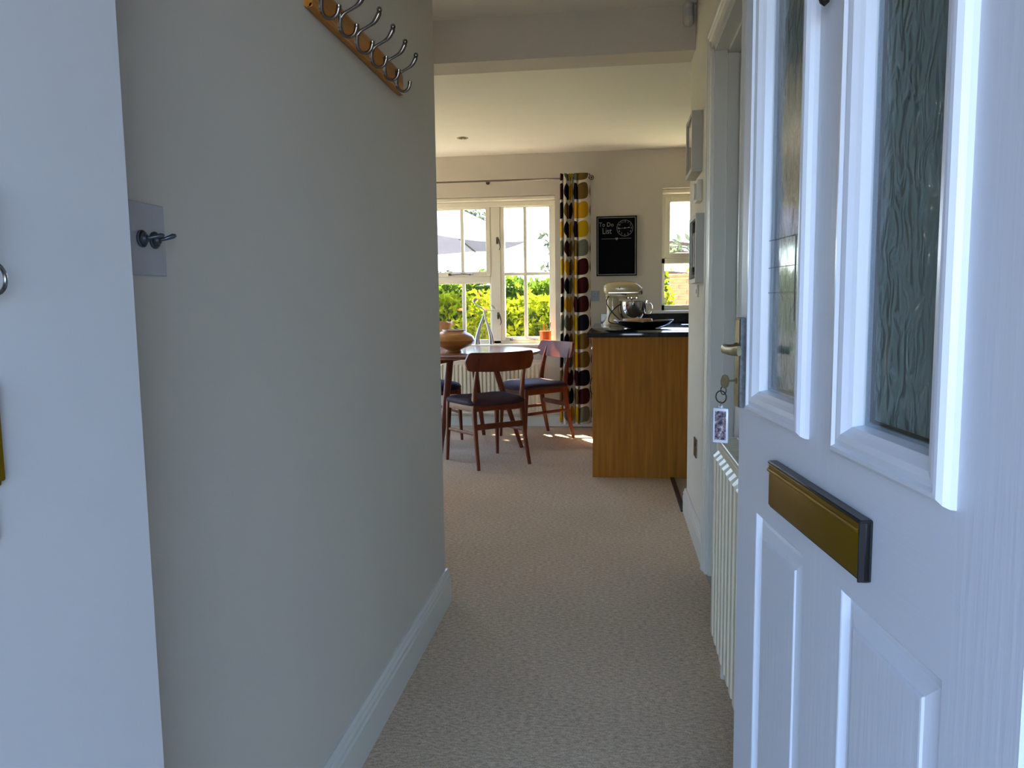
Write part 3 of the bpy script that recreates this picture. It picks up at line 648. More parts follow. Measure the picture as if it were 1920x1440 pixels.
# ------------------------------------------------------------------ left wall: switch, coat rack
sw = empty('light_switch', (HL, .969, 1.199)); tag(sw, 'clear square plate with two dark toggle switches on the left wall', 'light switch')
MB().box(0, .004, -.0435, .0435, -.0475, .0475, bev=.001).build('switch_plate', 'plate', sw)
for dy in (-.012, .0165):
    t_ = MB().lathe([(.0115, .004), (.0115, .006), (.010, .007), (.009, .0065), (.0085, .009), (.006, .010), (.0045, .013), (0, .014)], 24, (0, dy, 0), axis='x').build('toggle_collar', 'pewter', sw)
    tip = (.026, dy + .010, .004 if dy < 0 else .006)
    MB().sweep([(.010, dy, 0), (.018, dy + .004, .002), tip, (.029, dy + .012, tip[2] + .001)], [.0022, .0024, .0036, .0018], n=10, ref=(0, 0, 1)).build('toggle_lever', 'pewter', t_)

rk = empty('coat_rack', (HL, 1.56, 1.738)); tag(rk, 'oak board with six nickel double coat hooks high on the left wall', 'coat rack')
b = MB().extrude_profile([(0, -.030), (.006, -.033), (.012, -.0325), (.016, -.028), (.0165, -.024), (.018, -.021), (.018, .021), (.0165, .024), (.016, .028), (.012, .0325), (0, .033)], (0, 0, 0), (0, .682, 0), out=(1, 0, 0))
b.build('backboard', 'oakrack', rk)
MB().sweep([(.0145, 0, -.0285), (.0145, .682, -.0285)], .004, n=8).build('bead_moulding', 'oakrack', rk)
def hook():
    m = MB().box(.017, .0205, -.006, .006, -.030, .018, bev=.003, seg=2)
    up = smooth_path([(.020, 0, -.004), (.030, 0, .008), (.046, 0, .016), (.063, 0, .026), (.074, 0, .042), (.0765, 0, .052)], 5)
    m.sweep(up, lerps([.0048, .0040, .0036, .004, .006, .0065, .004], len(up)), n=10, ref=(0, 1, 0))
    m.sweep([(.0765, 0, .050), (.0768, 0, .054), (.0768, 0, .058), (.0768, 0, .060)], [.0063, .0068, .005, .001], n=10, ref=(0, 1, 0))
    lo = smooth_path([(.021, 0, .004), (.020, 0, -.020), (.026, 0, -.036), (.040, 0, -.042), (.052, 0, -.036), (.057, 0, -.024), (.0575, 0, -.020)], 5)
    m.sweep(lo, lerps([.0055, .0050, .0042, .004, .0045, .0055, .0052], len(lo)), n=10, ref=(0, 1, 0))
    m.sweep([(.0575, 0, -.022), (.0577, 0, -.017), (.0577, 0, -.014)], [.0052, .0058, .002], n=10, ref=(0, 1, 0))
    return m
h0 = None
for i in range(6):
    y = 1.603 + i * .1125 - 1.56
    if h0 is None: h0 = hook().build('hook', 'steel', rk, loc=(0, y, 0)); sc0 = MB().lathe([(.003, .0), (.003, .0015), (0, .002)], 10, (.0205, 0, .012), axis='x').build('screw', 'bronze', h0)
    else: o = copy_tree(h0, rk); o.location = (0, y, 0)

# ------------------------------------------------------------------ right wall things
def box_frame(y0, y1, z0, z1, depth, label, inner):
    root = empty('picture_frame', (HR, (y0 + y1) / 2, z0)); tag(root, label, 'picture frame'); a = (y1 - y0) / 2; h = z1 - z0
    b = MB().box(-depth, 0, -a, -a + .018, 0, h).box(-depth, 0, a - .018, a, 0, h).box(-depth, 0, -a + .018, a - .018, 0, .018).box(-depth, 0, -a + .018, a - .018, h - .018, h)
    b.build('frame', 'framegrey', root)
    box(-.012, -.002, -a + .018, a - .018, .018, h - .018).build('mount', 'mount', root)
    if inner == 'photo': box(-.020, -.012, -a + .045, a - .045, .05, h - .05).build('print', 'photo', root)
    else:
        for k in range(3):
            yy = -a + .075 + k * .065
            box(-depth + .006, -.012, yy - .02, yy + .02, .07, h - .07, bev=.002).build('print', 'mount' if k % 2 else 'framegrey', root)
    box(-depth + .006, -depth + .008, -a + .018, a - .018, .018, h - .018).build('pane', 'pictureglass', root)
box_frame(3.51, 3.79, 1.665, 1.922, .045, 'upper grey box frame on the right wall near the ceiling beam', 'photo')
box_frame(3.357, 3.638, 1.182, 1.470, .040, 'lower grey box frame with pale mount beside the kitchen window', 'cards')
th_ = empty('thermostat', (HR, 3.53, 1.58)); tag(th_, 'small cream thermostat between the two box frames', 'thermostat')
MB().box(-.024, 0, -.045, .045, -.046, .046, bev=.004, seg=2).build('body', 'plastic', th_)
MB().lathe([(.034, -.034), (.036, -.028), (.036, -.024)], 28, axis='x').build('dial', 'plastic', th_)
lsw = empty('small_wall_switch', (HR, 3.60, 1.15)); tag(lsw, 'tiny pale wall switch just under the lower box frame', 'switch')
MB().box(-.009, 0, -.018, .018, -.028, .026, bev=.002).build('body', 'plastic', lsw); box(-.013, -.009, -.006, .006, -.012, .006, bev=.001).build('rocker', 'plastic', lsw)
def socket(loc, rz, label, w_=.088, m_='chrome'):
    s = empty('wall_socket', loc, rz); tag(s, label, 'socket')
    MB().box(-w_ / 2, w_ / 2, -.008, 0, -.044, .044, bev=.002).build('face_plate', m_, s)
    for dx, dz, a, c_ in ((0, .016, .004, .008), (-.011, -.006, .008, .004), (.011, -.006, .008, .004)): box(dx - a / 2, dx + a / 2, -.0088, -.0078, dz - c_ / 2, dz + c_ / 2).build('pin_slot', 'black', s)
    MB().box(.018, .028, -.013, -.008, .008, .026, bev=.002).build('rocker', m_, s)
socket((HR, 3.61, .43), -PI / 2, 'metal wall socket low on the right hall wall above the skirting', m_='steel')
M['satin'] = mat('satin_steel', (.22, .23, .25), .5, metal=.6)
socket((-.162, FY, 1.155), 0, 'chrome wall socket left of the stand mixer', .075, 'satin')
pi = empty('motion_sensor', (.346, 3.86, 2.479)); tag(pi, 'cream motion sensor in the corner under the hall ceiling', 'sensor')
b = MB()
def pir(u, v):
    a = (u - .5) * PI; rr = 1 if v < .75 else math.sqrt(max(0, 1 - ((v - .75) / .25) ** 2)) * .999 + .001
    return (.026 * math.sin(a) * rr, -.040 * math.cos(a) * rr, -.098 * v)
b.grid(pir, 16, 16).build('housing', 'plastic', pi, fix=False)
MB().grid(lambda u, v: (.021 * math.sin((u - .5) * 2.2), -.0415 * math.cos((u - .5) * 1.6), -.02 - .04 * v), 10, 4).build('lens', 'mount', pi, fix=False)
dl = empty('downlight', (-1.169, 6.097, CZ)); tag(dl, 'round recessed ceiling downlight over the dining table', 'light')
MB().lathe([(.030, -.001), (.043, -.0055), (.046, -.003), (.046, 0)], 32).build('bezel', 'chrome', dl, fix=False)
MB().lathe([(0, -.001), (.030, -.0015), (.030, 0)], 24).build('lamp', 'pewter', dl)
cs = empty('downlight', (1.3, 5.6, CZ)); tag(cs, 'round recessed ceiling downlight over the kitchen out of view', 'light')
MB().lathe([(.030, -.001), (.043, -.0055), (.046, -.003), (.046, 0)], 32).build('bezel', 'chrome', cs, fix=False)

# radiators
def radiator(name, loc, rz, W, Hh, label, pitch=.036, d=.055, fd=.010):
    root = empty(name, loc, rz); tag(root, label, 'radiator')
    n = int(W / pitch); b = MB()
    prof = []
    for i in range(n):
        x = -W / 2 + i * pitch
        prof += [(x, 0), (x + pitch * .12, -fd), (x + pitch * .62, -fd), (x + pitch * .74, 0)]
    prof.append((W / 2, 0)); prof = [(x, y - d / 2) for x, y in prof]
    zt = [.02, .035, Hh - .05, Hh - .035]; sc_ = [0, 1, 1, 0]
    vs = [(x, -d / 2 + (y + d / 2) * s, z) for z, s in zip(zt, sc_) for x, y in prof]; k = len(prof)
    b.add(vs, [(j * k + i, j * k + i + 1, (j + 1) * k + i + 1, (j + 1) * k + i) for j in range(3) for i in range(k - 1)])
    b.box(-W / 2, W / 2, -d / 2 - .0015, -d / 2 + .004, 0, .022, bev=.002).box(-W / 2, W / 2, -d / 2 - .0015, -d / 2 + .004, Hh - .037, Hh - .014, bev=.002)
    b.box(-W / 2, W / 2, d / 2 - .006, d / 2, 0, Hh - .015)
    b.build('panel', 'radiator', root)
    for sx in (-1, 1): box(sx * (W / 2 + .0015) - .0015, sx * (W / 2 + .0015) + .0015, -d / 2 - .004, d / 2 + .002, 0, Hh, bev=.001).build('side_cover', 'radiator', root)
    g = MB().box(-W / 2, W / 2, -d / 2 - .004, -d / 2 + .006, Hh - .014, Hh, bev=.002).box(-W / 2, W / 2, d / 2 - .006, d / 2 + .002, Hh - .012, Hh, bev=.002)
    q = -W / 2 + .02
    while q < W / 2 - .02: g.box(q, q + .006, -d / 2, d / 2, Hh - .006, Hh - .001); q += .016
    g.build('top_grille', 'radiator', root)
    for sx in (-1, 1):
        v = MB().sweep([(sx * (W / 2 + .002), 0, .045), (sx * (W / 2 + .035), 0, .045), ], .009, n=10).lathe([(.010, .028), (.013, .034), (.013, .085), (.010, .092), (0, .093)], 16, (sx * (W / 2 + .035), 0, 0)).build('valve', 'plastic', root)
        MB().sweep([(sx * (W / 2 + .035), 0, .03), (sx * (W / 2 + .035), 0, -loc[2])], .0075, n=10).build('pipe', 'plastic', v)
    for sx in (-1, 1): box(sx * W * .35 - .015, sx * W * .35 + .015, d / 2, d / 2 + .03, .1, Hh - .1).build('wall_bracket', 'radiator', root)
    return root
radiator('radiator', (-1.42, FY - .065, .12), 0, 1.62, .48, 'cream ribbed panel radiator under the dining room window')
radiator('radiator', (HR - .06, 1.875, .125), -PI / 2, .65, .60, 'pale ribbed hall radiator mostly hidden behind the open front door', pitch=.058, fd=.015)

# ------------------------------------------------------------------ curtain and pole
cp = empty('curtain_pole', (-.20, 6.775, 2.158)); tag(cp, 'slim bronze curtain pole above the dining room window', 'curtain pole')
MB().sweep([(-2.7, 0, 0), (0, 0, 0)], .0075, n=12).build('rod', 'steel', cp)
for bx in (-.895, -.02, -2.5): MB().sweep([(bx, 0, -.004), (bx, .04, -.004), (bx, .073, -.004)], .005, n=8).lathe([(.018, .067), (.018, .074)], 16, (bx, 0, -.004), axis='y').build('bracket', 'steel', cp)
MB().sweep(circ((.012, 0, 0), .017, 24, 'xz'), .0035, n=8, closed=True, ref=(0, 1, 0)).lathe([(0, -.009), (.006, -.006), (.009, 0), (.006, .006), (0, .009)], 14, (.012, 0, 0)).build('finial', 'bronze', cp)
ct = empty('curtain', (-.33, 6.775, 2.13)); tag(ct, 'drawn curtain with retro leaf print in yellow black and grey beside the window', 'curtain')
plan = [(-.125, .02), (-.123, -.035), (-.108, -.045), (-.100, .0), (-.092, -.045), (-.070, -.050), (-.062, .015), (-.045, -.035), (-.034, .018), (-.024, -.032), (-.012, .02), (.000, -.040), (.018, -.045), (.022, .0), (.030, -.035), (.050, -.047), (.080, -.045), (.105, -.030), (.122, .01), (.128, .03)]
pp = smooth_path([(x, y, 0) for x, y in plan], 5)
ul = [0]
for i in range(1, len(pp)): ul.append(ul[-1] + (pp[i] - pp[i - 1]).length)
NV = 40; m = MB(); vs = []; uvs = []
iA = next(i for i, p in enumerate(pp) if p.x > .022); u0 = ul[iA]
for j in range(NV + 1):
    v = j / NV; z = .065 - 2.155 * v
    for i, p in enumerate(pp):
        sp_ = 1 + .06 * v + .02 * math.sin(v * 9); am = .75 + .35 * v
        x = p.x * sp_ + .006 * math.sin(v * 5 + i * .05) * v; y = p.y * am + .010 * math.sin(i * .35 + v * 4) * v
        if j == NV: z2 = z + .006 * math.sin(i * .5)
        else: z2 = z
        vs.append((x, y, z2)); uvs.append((ul[i] - u0 + 2.1, z + 4))
W_ = len(pp); fs = [(j * W_ + i, j * W_ + i + 1, (j + 1) * W_ + i + 1, (j + 1) * W_ + i) for j in range(NV) for i in range(W_ - 1)]
m.add(vs, fs, True); co = m.build('cloth', 'curtain', ct, fix=False)
ul_ = co.data.uv_layers.new(name='UVMap')
for l in co.data.loops: ul_.data[l.index].uv = uvs[l.vertex_index]
for hx in (-.11, -.06, -.01, .04, .10): MB().sweep(circ((hx, 0, .028), .013, 16, 'yz'), .002, n=6, closed=True, ref=(1, 0, 0)).build('ring', 'bronze', ct)

# ------------------------------------------------------------------ board with clock
bd = empty('notice_board', (.025, FY, 1.58)); tag(bd, 'black To Do List board with a round clock on the back wall', 'notice board')
HX, HZ = .173, .255
box(-HX, HX, -.016, 0, -HZ, HZ, bev=.002).build('panel', 'blackboard', bd)
MB().frame_profile(-HX, HX, -HZ, HZ, [(0, -.010), (0, -.022), (.007, -.022), (.007, -.016)], -1).build('frame', 'blackboard', bd, fix=False)
MB().frame_profile(-HX + .009, HX - .009, -HZ + .009, HZ - .009, [(0, -.0165), (.0065, -.0165)], -1).build('border_line', 'chalk', bd, fix=False)
def text(s, size, x, y, z, parent, name, m_='chalk', rot=0, sx=1, shear=0, align='CENTER'):
    cu_ = bpy.data.curves.new('t', 'FONT'); cu_.body = s; cu_.size = size; cu_.align_x = align; cu_.align_y = 'CENTER'; cu_.extrude = .0003; cu_.shear = shear; cu_.resolution_u = 2
    to = bpy.data.objects.new('t', cu_); COL.objects.link(to); bpy.context.view_layer.update()
    me = bpy.data.meshes.new_from_object(to.evaluated_get(bpy.context.evaluated_depsgraph_get())); bpy.data.objects.remove(to)
    me.materials.clear(); me.materials.append(M[m_])
    me.transform(Matrix.Translation((x, y, z)) @ Matrix.Rotation(rot, 4, 'Y') @ Matrix.Rotation(PI / 2, 4, 'X') @ Matrix.Diagonal((sx, 1, 1, 1)))
    o = bpy.data.objects.new(name, me); COL.objects.link(o); o.parent = parent; return o
text('To Do', .052, -.088, -.0170, .183, bd, 'lettering', sx=.9)
text('List', .072, -.083, -.0170, .128, bd, 'lettering', sx=.8)
ck = (.070, .152); CR = .068
clk = MB().sweep(circ((ck[0], -.0172, ck[1]), CR, 40), .0016, .0006, n=6, closed=True, ref=(0, 1, 0)).build('clock_ring', 'chalk', bd)
for h in range(1, 13):
    a = h * PI / 6; text(str(h), .023, ck[0] + .055 * math.sin(a), -.0170, ck[1] + .055 * math.cos(a), clk, 'numeral')
def hand(ang, L, w_):
    a = math.radians(ang); ux, uz = math.sin(a), math.cos(a); px, pz = uz, -ux; y = -.0185; p = []
    for t, ww in ((-.15, .3), (.0, .5), (.6, .5), (.75, 1.6), (.85, 1.6), (1, .1)):
        p.append((t, ww))
    vs = [(ck[0] + ux * L * t + px * w_ * ww, y, ck[1] + uz * L * t + pz * w_ * ww) for t, ww in p] + [(ck[0] + ux * L * t - px * w_ * ww, y, ck[1] + uz * L * t - pz * w_ * ww) for t, ww in p]
    n = len(p); return MB().add(vs, [(i, i + 1, n + i + 1, n + i) for i in range(n - 1)]).build('clock_hand', 'mount', clk, fix=False)
hand(266, .060, .0018); hand(84, .044, .0020)
MB().lathe([(.005, -.020), (.005, -.0165)], 14, (ck[0], 0, ck[1]), axis='y').build('hub', 'mount', clk)
MB().box(-.13, -.015, -.0168, -.016, .0615, .0635).box(.022, .125, -.0168, -.016, .0635, .0655).build('divider_line', 'framegrey', bd)
hv = []
for i in range(24):
    a = 2 * PI * i / 24; hv.append((.0005 + .00085 * 16 * math.sin(a) ** 3, -.0170, .062 + .00085 * (13 * math.cos(a) - 5 * math.cos(2 * a) - 2 * math.cos(3 * a) - math.cos(4 * a))))
MB().add(hv, [tuple(range(24))]).build('heart', 'chalk', bd, fix=False)

# ------------------------------------------------------------------ kitchen peninsula
cab = empty('kitchen_cabinet', (.17, 4.84, 0)); tag(cab, 'oak kitchen cabinet run with its plain end panel facing the hall', 'cabinet')
box(-.301, .36, 0, .018, .0, .885).build('end_panel', 'oak', cab)
box(-.28, .36, .018, 2.008, .1, .885).build('carcass', 'oak', cab)
box(-.24, .36, .018, 2.008, 0, .1).build('plinth', 'oak', cab)
for k in range(3):
    y0 = .024 + k * .66
    d_ = box(-.300, -.281, y0, y0 + .654, .70, .88, bev=.002).build('drawer', 'oak', cab)
    MB().lathe([(.006, -.012), (.005, -.004), (.010, .0), (.014, .006), (.012, .012), (0, .014)][::-1], 16, (-.312, y0 + .2, .80), axis='x').xf(Matrix.Identity(4)).build('knob', 'chrome', d_)
    d_ = box(-.300, -.281, y0, y0 + .654, .105, .694, bev=.002).build('door', 'oak', cab)
    MB().sweep(smooth_path([(-.300, y0 + .35, .60), (-.322, y0 + .35, .585), (-.326, y0 + .35, .54), (-.322, y0 + .35, .495), (-.300, y0 + .35, .48)], 4), .0045, n=8).build('handle', 'bronze', d_)
wt = empty('worktop', (.17, 4.81, .885)); tag(wt, 'polished black granite worktop over the oak cabinets', 'worktop')
MB().box(-.335, .37, 0, 2.038, 0, .03, bev=.003, seg=2).box(.37, 1.9, 1.43, 2.038, 0, .03, bev=.003, seg=2).build('slab', 'granite', wt)
box(-.28, 1.9, 2.018, 2.038, .03, .112, bev=.002).build('upstand', 'granite', wt)
cb2 = empty('kitchen_cabinet', (1.30, 6.545, 0)); tag(cb2, 'oak base cabinets under the kitchen window on the far right', 'cabinet')
box(-.765, .77, -.28, .298, .1, .884).build('carcass', 'oak', cb2); box(-.765, .77, -.22, .30, 0, .1).build('plinth', 'oak', cb2)
for k in range(2): box(-.765 + k * .77, -.765 + k * .77 + .76, -.30, -.281, .105, .88, bev=.002).build('door', 'oak', cb2)

# stand mixer
ZW = .9155
mxr = empty('stand_mixer', (.06, 6.45, ZW)); tag(mxr, 'cream tilt-head stand mixer with steel bowl on the black worktop', 'mixer')
b = MB()
path = [(-.142, .285), (-.138, .285), (-.128, .286), (-.108, .288), (-.07, .290), (0, .292), (.06, .291), (.10, .287), (.125, .28), (.140, .272), (.146, .265)]
rz_ = [.004, .026, .040, .052, .058, .060, .059, .056, .050, .040, .03]; ry_ = [.004, .026, .040, .050, .056, .058, .057, .054, .049, .04, .03]
b.sweep([(x, 0, z) for x, z in path], ry_, rz_, n=28, ref=(0, 0, 1), power=2.3).build('motor_head', 'mixer', mxr)
MB().box(-.125, .145, -.0585, .0585, .222, .252, bev=.012, seg=3).build('lower_housing', 'mixer', mxr)
MB().box(-.10, .142, -.0605, .0605, .2545, .2625, bev=.002).build('trim_band', 'chrome', mxr)
MB().lathe([(.036, .132), (.036, .150), (.030, .156), (.030, .170), (.028, .173), (0, .174)], 28, (0, 0, .272), axis='x').build('attachment_hub', 'chrome', mxr)
MB().lathe([(.007, -.004), (.007, .004), (0, .005)][::-1], 12, (-.012, -.0585, .298), axis='y').build('speed_knob', 'black', mxr)
MB().sweep([(.0, -.058, .249), (.03, -.066, .247), (.042, -.068, .244)], [.003, .003, .006], n=8).build('lock_lever', 'black', mxr)
MB().lathe([(.045, .222), (.045, .212), (.040, .206), (.012, .204), (.010, .190), (0, .190)][::-1], 28, (.085, 0, 0)).build('planetary_head', 'chrome', mxr)
b = MB(); zz = [0, .012, .03, .06, .11, .17, .215, .23]
cx_ = [-.045, -.045, -.050, -.058, -.066, -.070, -.070, -.068]; rx_ = [.105, .104, .085, .062, .050, .050, .055, .058]; ryy = [.085, .084, .070, .052, .044, .044, .050, .052]
for_ = [(cx_[i], 0, zz[i]) for i in range(8)]
vs = []; n_ = 28
for i in range(8):
    for k in range(n_):
        a = 2 * PI * k / n_; c_, s_ = math.cos(a), math.sin(a)
        vs.append((cx_[i] + rx_[i] * math.copysign(abs(c_) ** .8, c_), ryy[i] * math.copysign(abs(s_) ** .8, s_), zz[i]))
b.add(vs, [(j * n_ + k, j * n_ + (k + 1) % n_, (j + 1) * n_ + (k + 1) % n_, (j + 1) * n_ + k) for j in range(7) for k in range(n_)] + [tuple(range(n_))[::-1], tuple(range(7 * n_, 8 * n_))], True)
b.box(-.10, .17, -.085, .085, 0, .018, bev=.008, seg=3)
b.build('pedestal', 'mixer', mxr)
bx_ = .100
bo = MB().lathe([(.045, .019), (.048, .030), (.070, .045), (.095, .080), (.108, .125), (.112, .185), (.117, .190), (.116, .193), (.109, .190), (.105, .125), (.090, .08), (.05, .05), (0, .045)], 40, (bx_, 0, 0)).build('bowl', 'chrome', mxr)
MB().sweep(smooth_path([(bx_ + .106, 0, .165), (bx_ + .135, 0, .172), (bx_ + .150, 0, .150), (bx_ + .152, 0, .110), (bx_ + .135, 0, .085), (bx_ + .098, 0, .088)], 5), .0045, .010, n=10, ref=(0, 1, 0)).build('bowl_handle', 'chrome', bo)
MB().sweep(smooth_path([(-.10, -.052, .235), (-.115, -.075, .20), (-.11, -.09, .16), (-.07, -.10, .10), (-.02, -.11, .05), (.01, -.12, .020), (-.03, -.12, .009), (-.09, -.11, .02), (-.10, -.105, .05), (-.08, -.10, .10), (-.03, -.095, .15), (.0, -.09, .165)], 6), .0045, n=8).build('power_cord', 'black', mxr)

# dish on the worktop
ds = empty('serving_dish', (.205, 5.45, ZW)); tag(ds, 'wide shallow black dish with pale rim at the front of the worktop', 'dish')
b = MB(); NA = 48; prof = [(.40, 0), (.42, .004), (.60, .012), (.85, .028), (1.0, .052), (1.0, .056), (.975, .055), (.84, .036), (.55, .018), (0, .014)]
def dish(prof):
    vs = []; fs = []
    for r_, h in prof:
        for k in range(NA):
            a = 2 * PI * k / NA; vs.append((.205 * r_ * math.cos(a), .155 * r_ * math.sin(a), h + .010 * (max(0, r_ - .6)) * math.cos(2 * a)))
    for j in range(len(prof) - 1):
        for k in range(NA): fs.append((j * NA + k, j * NA + (k + 1) % NA, (j + 1) * NA + (k + 1) % NA, (j + 1) * NA + k))
    fs.append(tuple(range(NA))[::-1]); return vs, fs
vs, fs = dish(prof); b.add(vs, fs, True).build('dish_body', 'granite', ds)
b = MB().sweep([(.2035 * math.cos(2 * PI * k / NA), .154 * math.sin(2 * PI * k / NA), .0565 + .004 * math.cos(4 * PI * k / NA)) for k in range(NA)], .0022, n=6, closed=True).build('rim', 'silver', ds, label='pale metal rim')
bk = MB().sweep([(-.02, 0, 0), (-.02, 0, .012), (-.02, 0, .03), (-.02, 0, .050)], [.06, .09, .105, .10], [.05, .07, .085, .08], n=28, ref=(0, 1, 0)); o = bk.build('wooden_platter', 'burl', None, loc=(.185, 5.47, ZW + .019)); tag(o, 'low brown wooden platter sitting inside the black dish', 'platter')

# ------------------------------------------------------------------ dining table and chairs
TC = (-1.165, 5.885)
tb = empty('dining_table', (TC[0], TC[1], 0)); tag(tb, 'round teak dining table on splayed legs in front of the window', 'table')
MB().lathe([(.585, .712), (.605, .722), (.612, .732), (.608, .739), (.60, .74), (0, .74)], 72).add([(0, 0, .712)] , []).build('tabletop', 'teaktop', tb)
MB().lathe([(0, .7115), (.58, .7115)], 48).build('underside', 'teak', tb)
for k in range(4):
    a = math.radians(-10 + 90 * k); c_, s_ = math.cos(a), math.sin(a)
    MB().sweep([(.24 * c_, .24 * s_, .71), (.30 * c_, .30 * s_, .52), (.475 * c_, .475 * s_, 0)], [.024, .026, .014], [.020, .020, .013], n=12, power=3, ref=(c_, s_, 0)).build('leg', 'teak', tb)
for k in range(2):
    a = math.radians(-10 + 90 * k); MB().box(-.45, .45, -.02, .02, .675, .7112, bev=.004).xf(Matrix.Rotation(a, 4, 'Z')).build('cross_rail', 'teak', tb)

def make_chair(label, loc, rz):
    """origin at floor midway between rear feet; faces +Y"""
    root = empty('dining_chair', loc, rz); tag(root, label, 'chair', 'teak dining chairs round the table')
    for s in (-1, 1):
        pts = smooth_path([(s * .198, -.005, 0), (s * .190, .045, .22), (s * .186, .070, .42), (s * .184, .055, .56), (s * .180, .020, .70), (s * .178, .004, .745)], 4)
        MB().sweep(pts, lerps([.012, .017, .023, .019, .014, .011], len(pts)), lerps([.010, .013, .014, .012, .009, .007], len(pts)), n=12, power=3.2, ref=(1, 0, 0)).build('leg', 'teak', root)
    for s in (-1, 1):
        MB().sweep([(s * .205, .455, 0), (s * .198, .445, .22), (s * .192, .435, .425)], [.010, .015, .019], [.010, .014, .018], n=12, power=3.2, ref=(1, 0, 0)).build('leg', 'teak', root)
    # bent back board
    def board(side):
        def f(u, v):
            x = (u - .5) * 2; xx = .262 * x; e = max(0, (abs(x) - .84) / .16); hh = .058 * math.sqrt(max(0, 1 - e ** 2.2)) + .001
            drop = -.012 * (1 - x * x) if v < .5 else .006 * (x * x)
            z = .722 + (v - .5) * 2 * hh + drop * abs((v - .5) * 2)
            y = -.012 + .055 * x * x - (z - .722) * .22 + side
            return (xx, y, z)
        return f
    b = MB(); nu, nv = 32, 8
    A = [board(-.009)(i / nu, j / nv) for j in range(nv + 1) for i in range(nu + 1)]; B = [board(.009)(i / nu, j / nv) for j in range(nv + 1) for i in range(nu + 1)]
    W = nu + 1; K = len(A); fs = []
    for j in range(nv):
        for i in range(nu):
            q = (j * W + i, j * W + i + 1, (j + 1) * W + i + 1, (j + 1) * W + i); fs += [q, tuple(K + t for t in q[::-1])]
    rim = [i for i in range(W)] + [j * W + nu for j in range(1, nv + 1)] + [nv * W + i for i in range(nu - 1, -1, -1)] + [j * W for j in range(nv - 1, 0, -1)]
    for a_, b_ in zip(rim, rim[1:] + rim[:1]): fs.append((a_, b_, K + b_, K + a_))
    b.add(A + B, fs, True); b.build('backrest', 'teak', root)
    # upholstered seat
    def seat(u, v):
        a = u * 2 * PI; c_, s_ = math.cos(a), math.sin(a)
        sx = math.copysign(abs(c_) ** .42, c_); sy = math.copysign(abs(s_) ** .42, s_)
        prof_ = [(.0, .497), (.35, .4965), (.65, .492), (.86, .482), (.96, .468), (1.0, .452), (.985, .438), (.95, .432), (0, .432)]
        k = v * 8; i = min(int(k), 7); t = k - i; r_ = prof_[i][0] * (1 - t) + prof_[i + 1][0] * t; z = prof_[i][1] * (1 - t) + prof_[i + 1][1] * t
        hw = .222 + .018 * (sy + 1) / 2
        x = hw * sx * r_; y = .245 + .235 * sy * r_
        z -= .020 * max(0, (y - .36) / .12) ** 2 + .016 * (1 - (x / .24) ** 2) * (1 if z > .45 else 0) - .004
        return (x, y, z - .012)
    MB().grid(seat, 48, 16).build('seat', 'fabric', root, fix=True)
    b = MB().box(-.175, .175, .055, .075, .385, .425, bev=.003).box(-.185, .185, .425, .445, .375, .420, bev=.003)
    b.build('seat_rail', 'teak', root)
    for s in (-1, 1):
        MB().sweep([(s * .186, .07, .405), (s * .192, .43, .398)], [.022, .024], .010, n=8, power=4, ref=(1, 0, 0)).build('seat_rail', 'teak', root)
        MB().sweep([(s * .190, .052, .235), (s * .197, .445, .225)], .012, .007, n=8, power=3, ref=(1, 0, 0)).build('stretcher', 'teak', root)
    MB().box(-.185, .185, .045, .062, .262, .300, bev=.004).build('stretcher', 'teak', root)
    return root
def chair_rot(fx, fy): return math.atan2(fy, fx) - PI / 2
A = make_chair('teak dining chair with its back to the hall, nearest the camera', (-.7315, 5.088, 0), chair_rot(-.617, .787))
B = copy_tree(A); B['label'] = 'teak dining chair facing left beside the patterned curtain'; B.location = (-.4455, 6.4165, 0); B.rotation_euler = (0, 0, chair_rot(-.80, -.59))
Cc = copy_tree(A); Cc['label'] = 'teak dining chair mostly hidden by the left wall edge, dark seat corner showing'; Cc.location = (-1.66, 6.35, 0); Cc.rotation_euler = (0, 0, chair_rot(.6, -.8))

# bowls, figure and pencil pot
vb = empty('wooden_vase', (-1.20, 5.74, .741)); tag(vb, 'squat round turned wooden vessel on the dining table', 'vase')
MB().lathe([(.058, 0), (.060, .006), (.052, .014), (.075, .024), (.120, .042), (.152, .065), (.163, .088), (.155, .112), (.130, .135), (.098, .150), (.084, .156), (.083, .164), (.087, .168), (.083, .169), (.078, .160), (.120, .130), (.145, .09), (.10, .04), (0, .03)], 56).build('vessel', 'woodbowl', vb)
b2 = empty('burl_bowl', (-1.56, 6.885, .7355)); tag(b2, 'pale wooden bowl with wavy natural edge on the window sill', 'bowl')
m = MB(); NA = 40; vs = []; prf = [(.045, 0), (.055, .01), (.095, .06), (.118, .13), (.130, .205), (.122, .203), (.108, .13), (.08, .06), (0, .03)]
prf = [(r_ * .62, h) for r_, h in prf]
for r_, h in prf:
    for k in range(NA):
        a = 2 * PI * k / NA; wv = (h / .2) ** 3 * (.008 * math.sin(a * 3) + .006 * math.sin(a * 5 + 1)); vs.append((r_ * 1.45 * math.cos(a), r_ * .95 * math.sin(a), h + wv))
m.add(vs, [(j * NA + k, j * NA + (k + 1) % NA, (j + 1) * NA + (k + 1) % NA, (j + 1) * NA + k) for j in range(len(prf) - 1) for k in range(NA)] + [tuple(range(NA))[::-1]], True).build('bowl_body', 'burl', b2)
sf = empty('silver_sculpture', (-1.155, 6.885, .736)); tag(sf, 'abstract silver sculpture with two leaf-tipped arms on the window sill', 'sculpture')
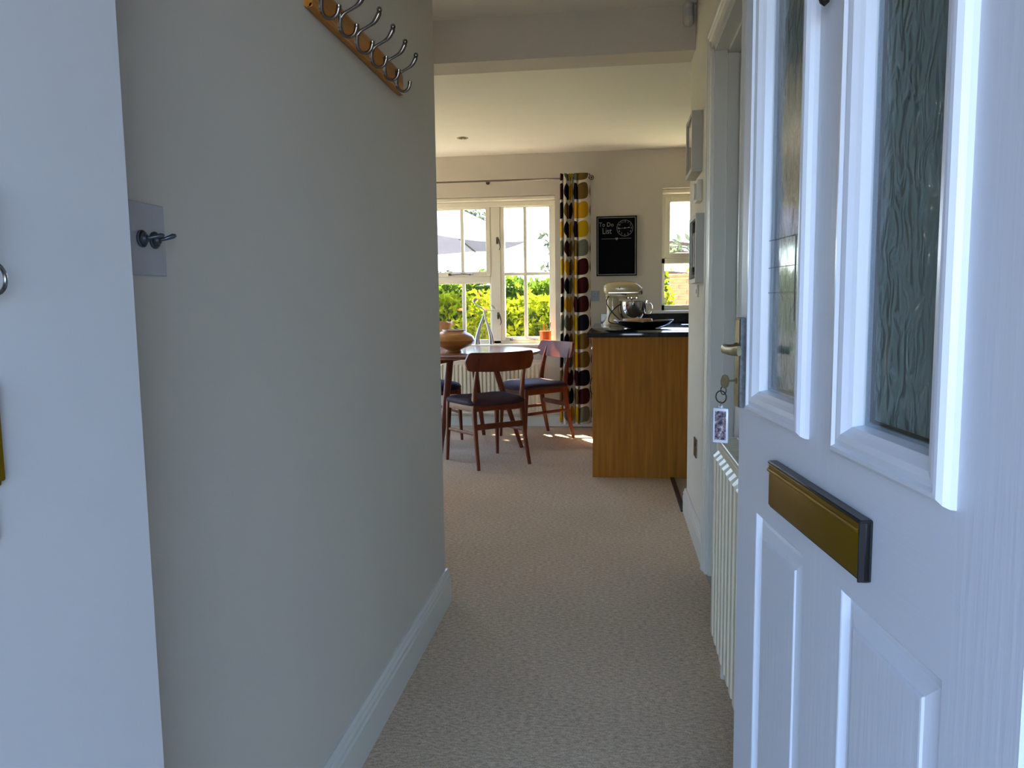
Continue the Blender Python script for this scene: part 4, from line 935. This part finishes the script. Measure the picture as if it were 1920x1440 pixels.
for s, bx2 in ((-1, -.068), (1, .066)):
    pts = smooth_path([(bx2, 0, 0), (bx2 * .88, 0, .08), (bx2 * .45, 0, .18), (bx2 * .12, 0, .245), (0, 0, .285)], 6)
    MB().sweep(pts, .008, lerps([.026, .019, .012, .007, .005], len(pts)), n=12, ref=(1, 0, 0)).build('leg', 'silver', sf)
p1_ = smooth_path([(0, 0, .275), (-.004, 0, .31), (-.035, 0, .335), (-.070, 0, .355), (-.085, 0, .375)], 6)
p2_ = smooth_path([(.0, 0, .29), (.03, 0, .302), (.075, 0, .300), (.100, 0, .305)], 6)
MB().sweep(p1_, lerps([.006, .005, .004], len(p1_)), n=10, ref=(0, 1, 0)).build('arm', 'silver', sf)
MB().sweep(p2_, lerps([.005, .004, .003], len(p2_)), n=10, ref=(0, 1, 0)).build('arm', 'silver', sf)
MB().sweep(smooth_path([(-.083, 0, .362), (-.088, 0, .385), (-.075, 0, .402), (-.050, 0, .405)], 5), lerps([.003, .014, .013, .002], 16), .006, n=12, ref=(0, 1, 0)).build('leaf', 'silver', sf)
MB().sweep(smooth_path([(.102, 0, .300), (.098, 0, .320), (.082, 0, .338), (.068, 0, .352)], 5), lerps([.003, .011, .009, .002], 16), .006, n=12, ref=(0, 1, 0)).build('leaf', 'silver', sf)
pot = empty('pencil_pot', (-.602, 6.875, .736)); tag(pot, 'bright orange pencil pot at the right end of the window sill', 'pot')
MB().lathe([(.045, 0), (.048, .003), (.052, .115), (.048, .116), (.044, .01), (0, .008)], 32).build('cup', 'orange', pot)
pens = [((-.02, .0), (-.032, -.01), .165, 'black', 'dark pencil leaning left in the orange pot'), ((-.008, .01), (-.012, .0), .170, 'orange', 'orange pen upright in the orange pot'), ((.004, -.01), (.008, -.01), .155, 'black', 'short black pen near the middle of the orange pot'), ((.015, .0), (.045, .0), .185, 'steel', 'thin silver pen leaning right out of the orange pot'), ((-.015, -.015), (-.022, -.02), .15, 'brass', 'yellow pencil at the front of the orange pot')]
for (ax, ay), (bx3, by3), h, m_, lb in pens:
    o = MB().sweep([(ax, ay, .012), (bx3, by3, h), (bx3 * 1.02, by3 * 1.02, h + .008)], [.0042, .0042, .001], n=8).build('pen', m_, None, loc=(-.602, 6.875, .736)); tag(o, lb, 'pen', 'pens in the orange pot')
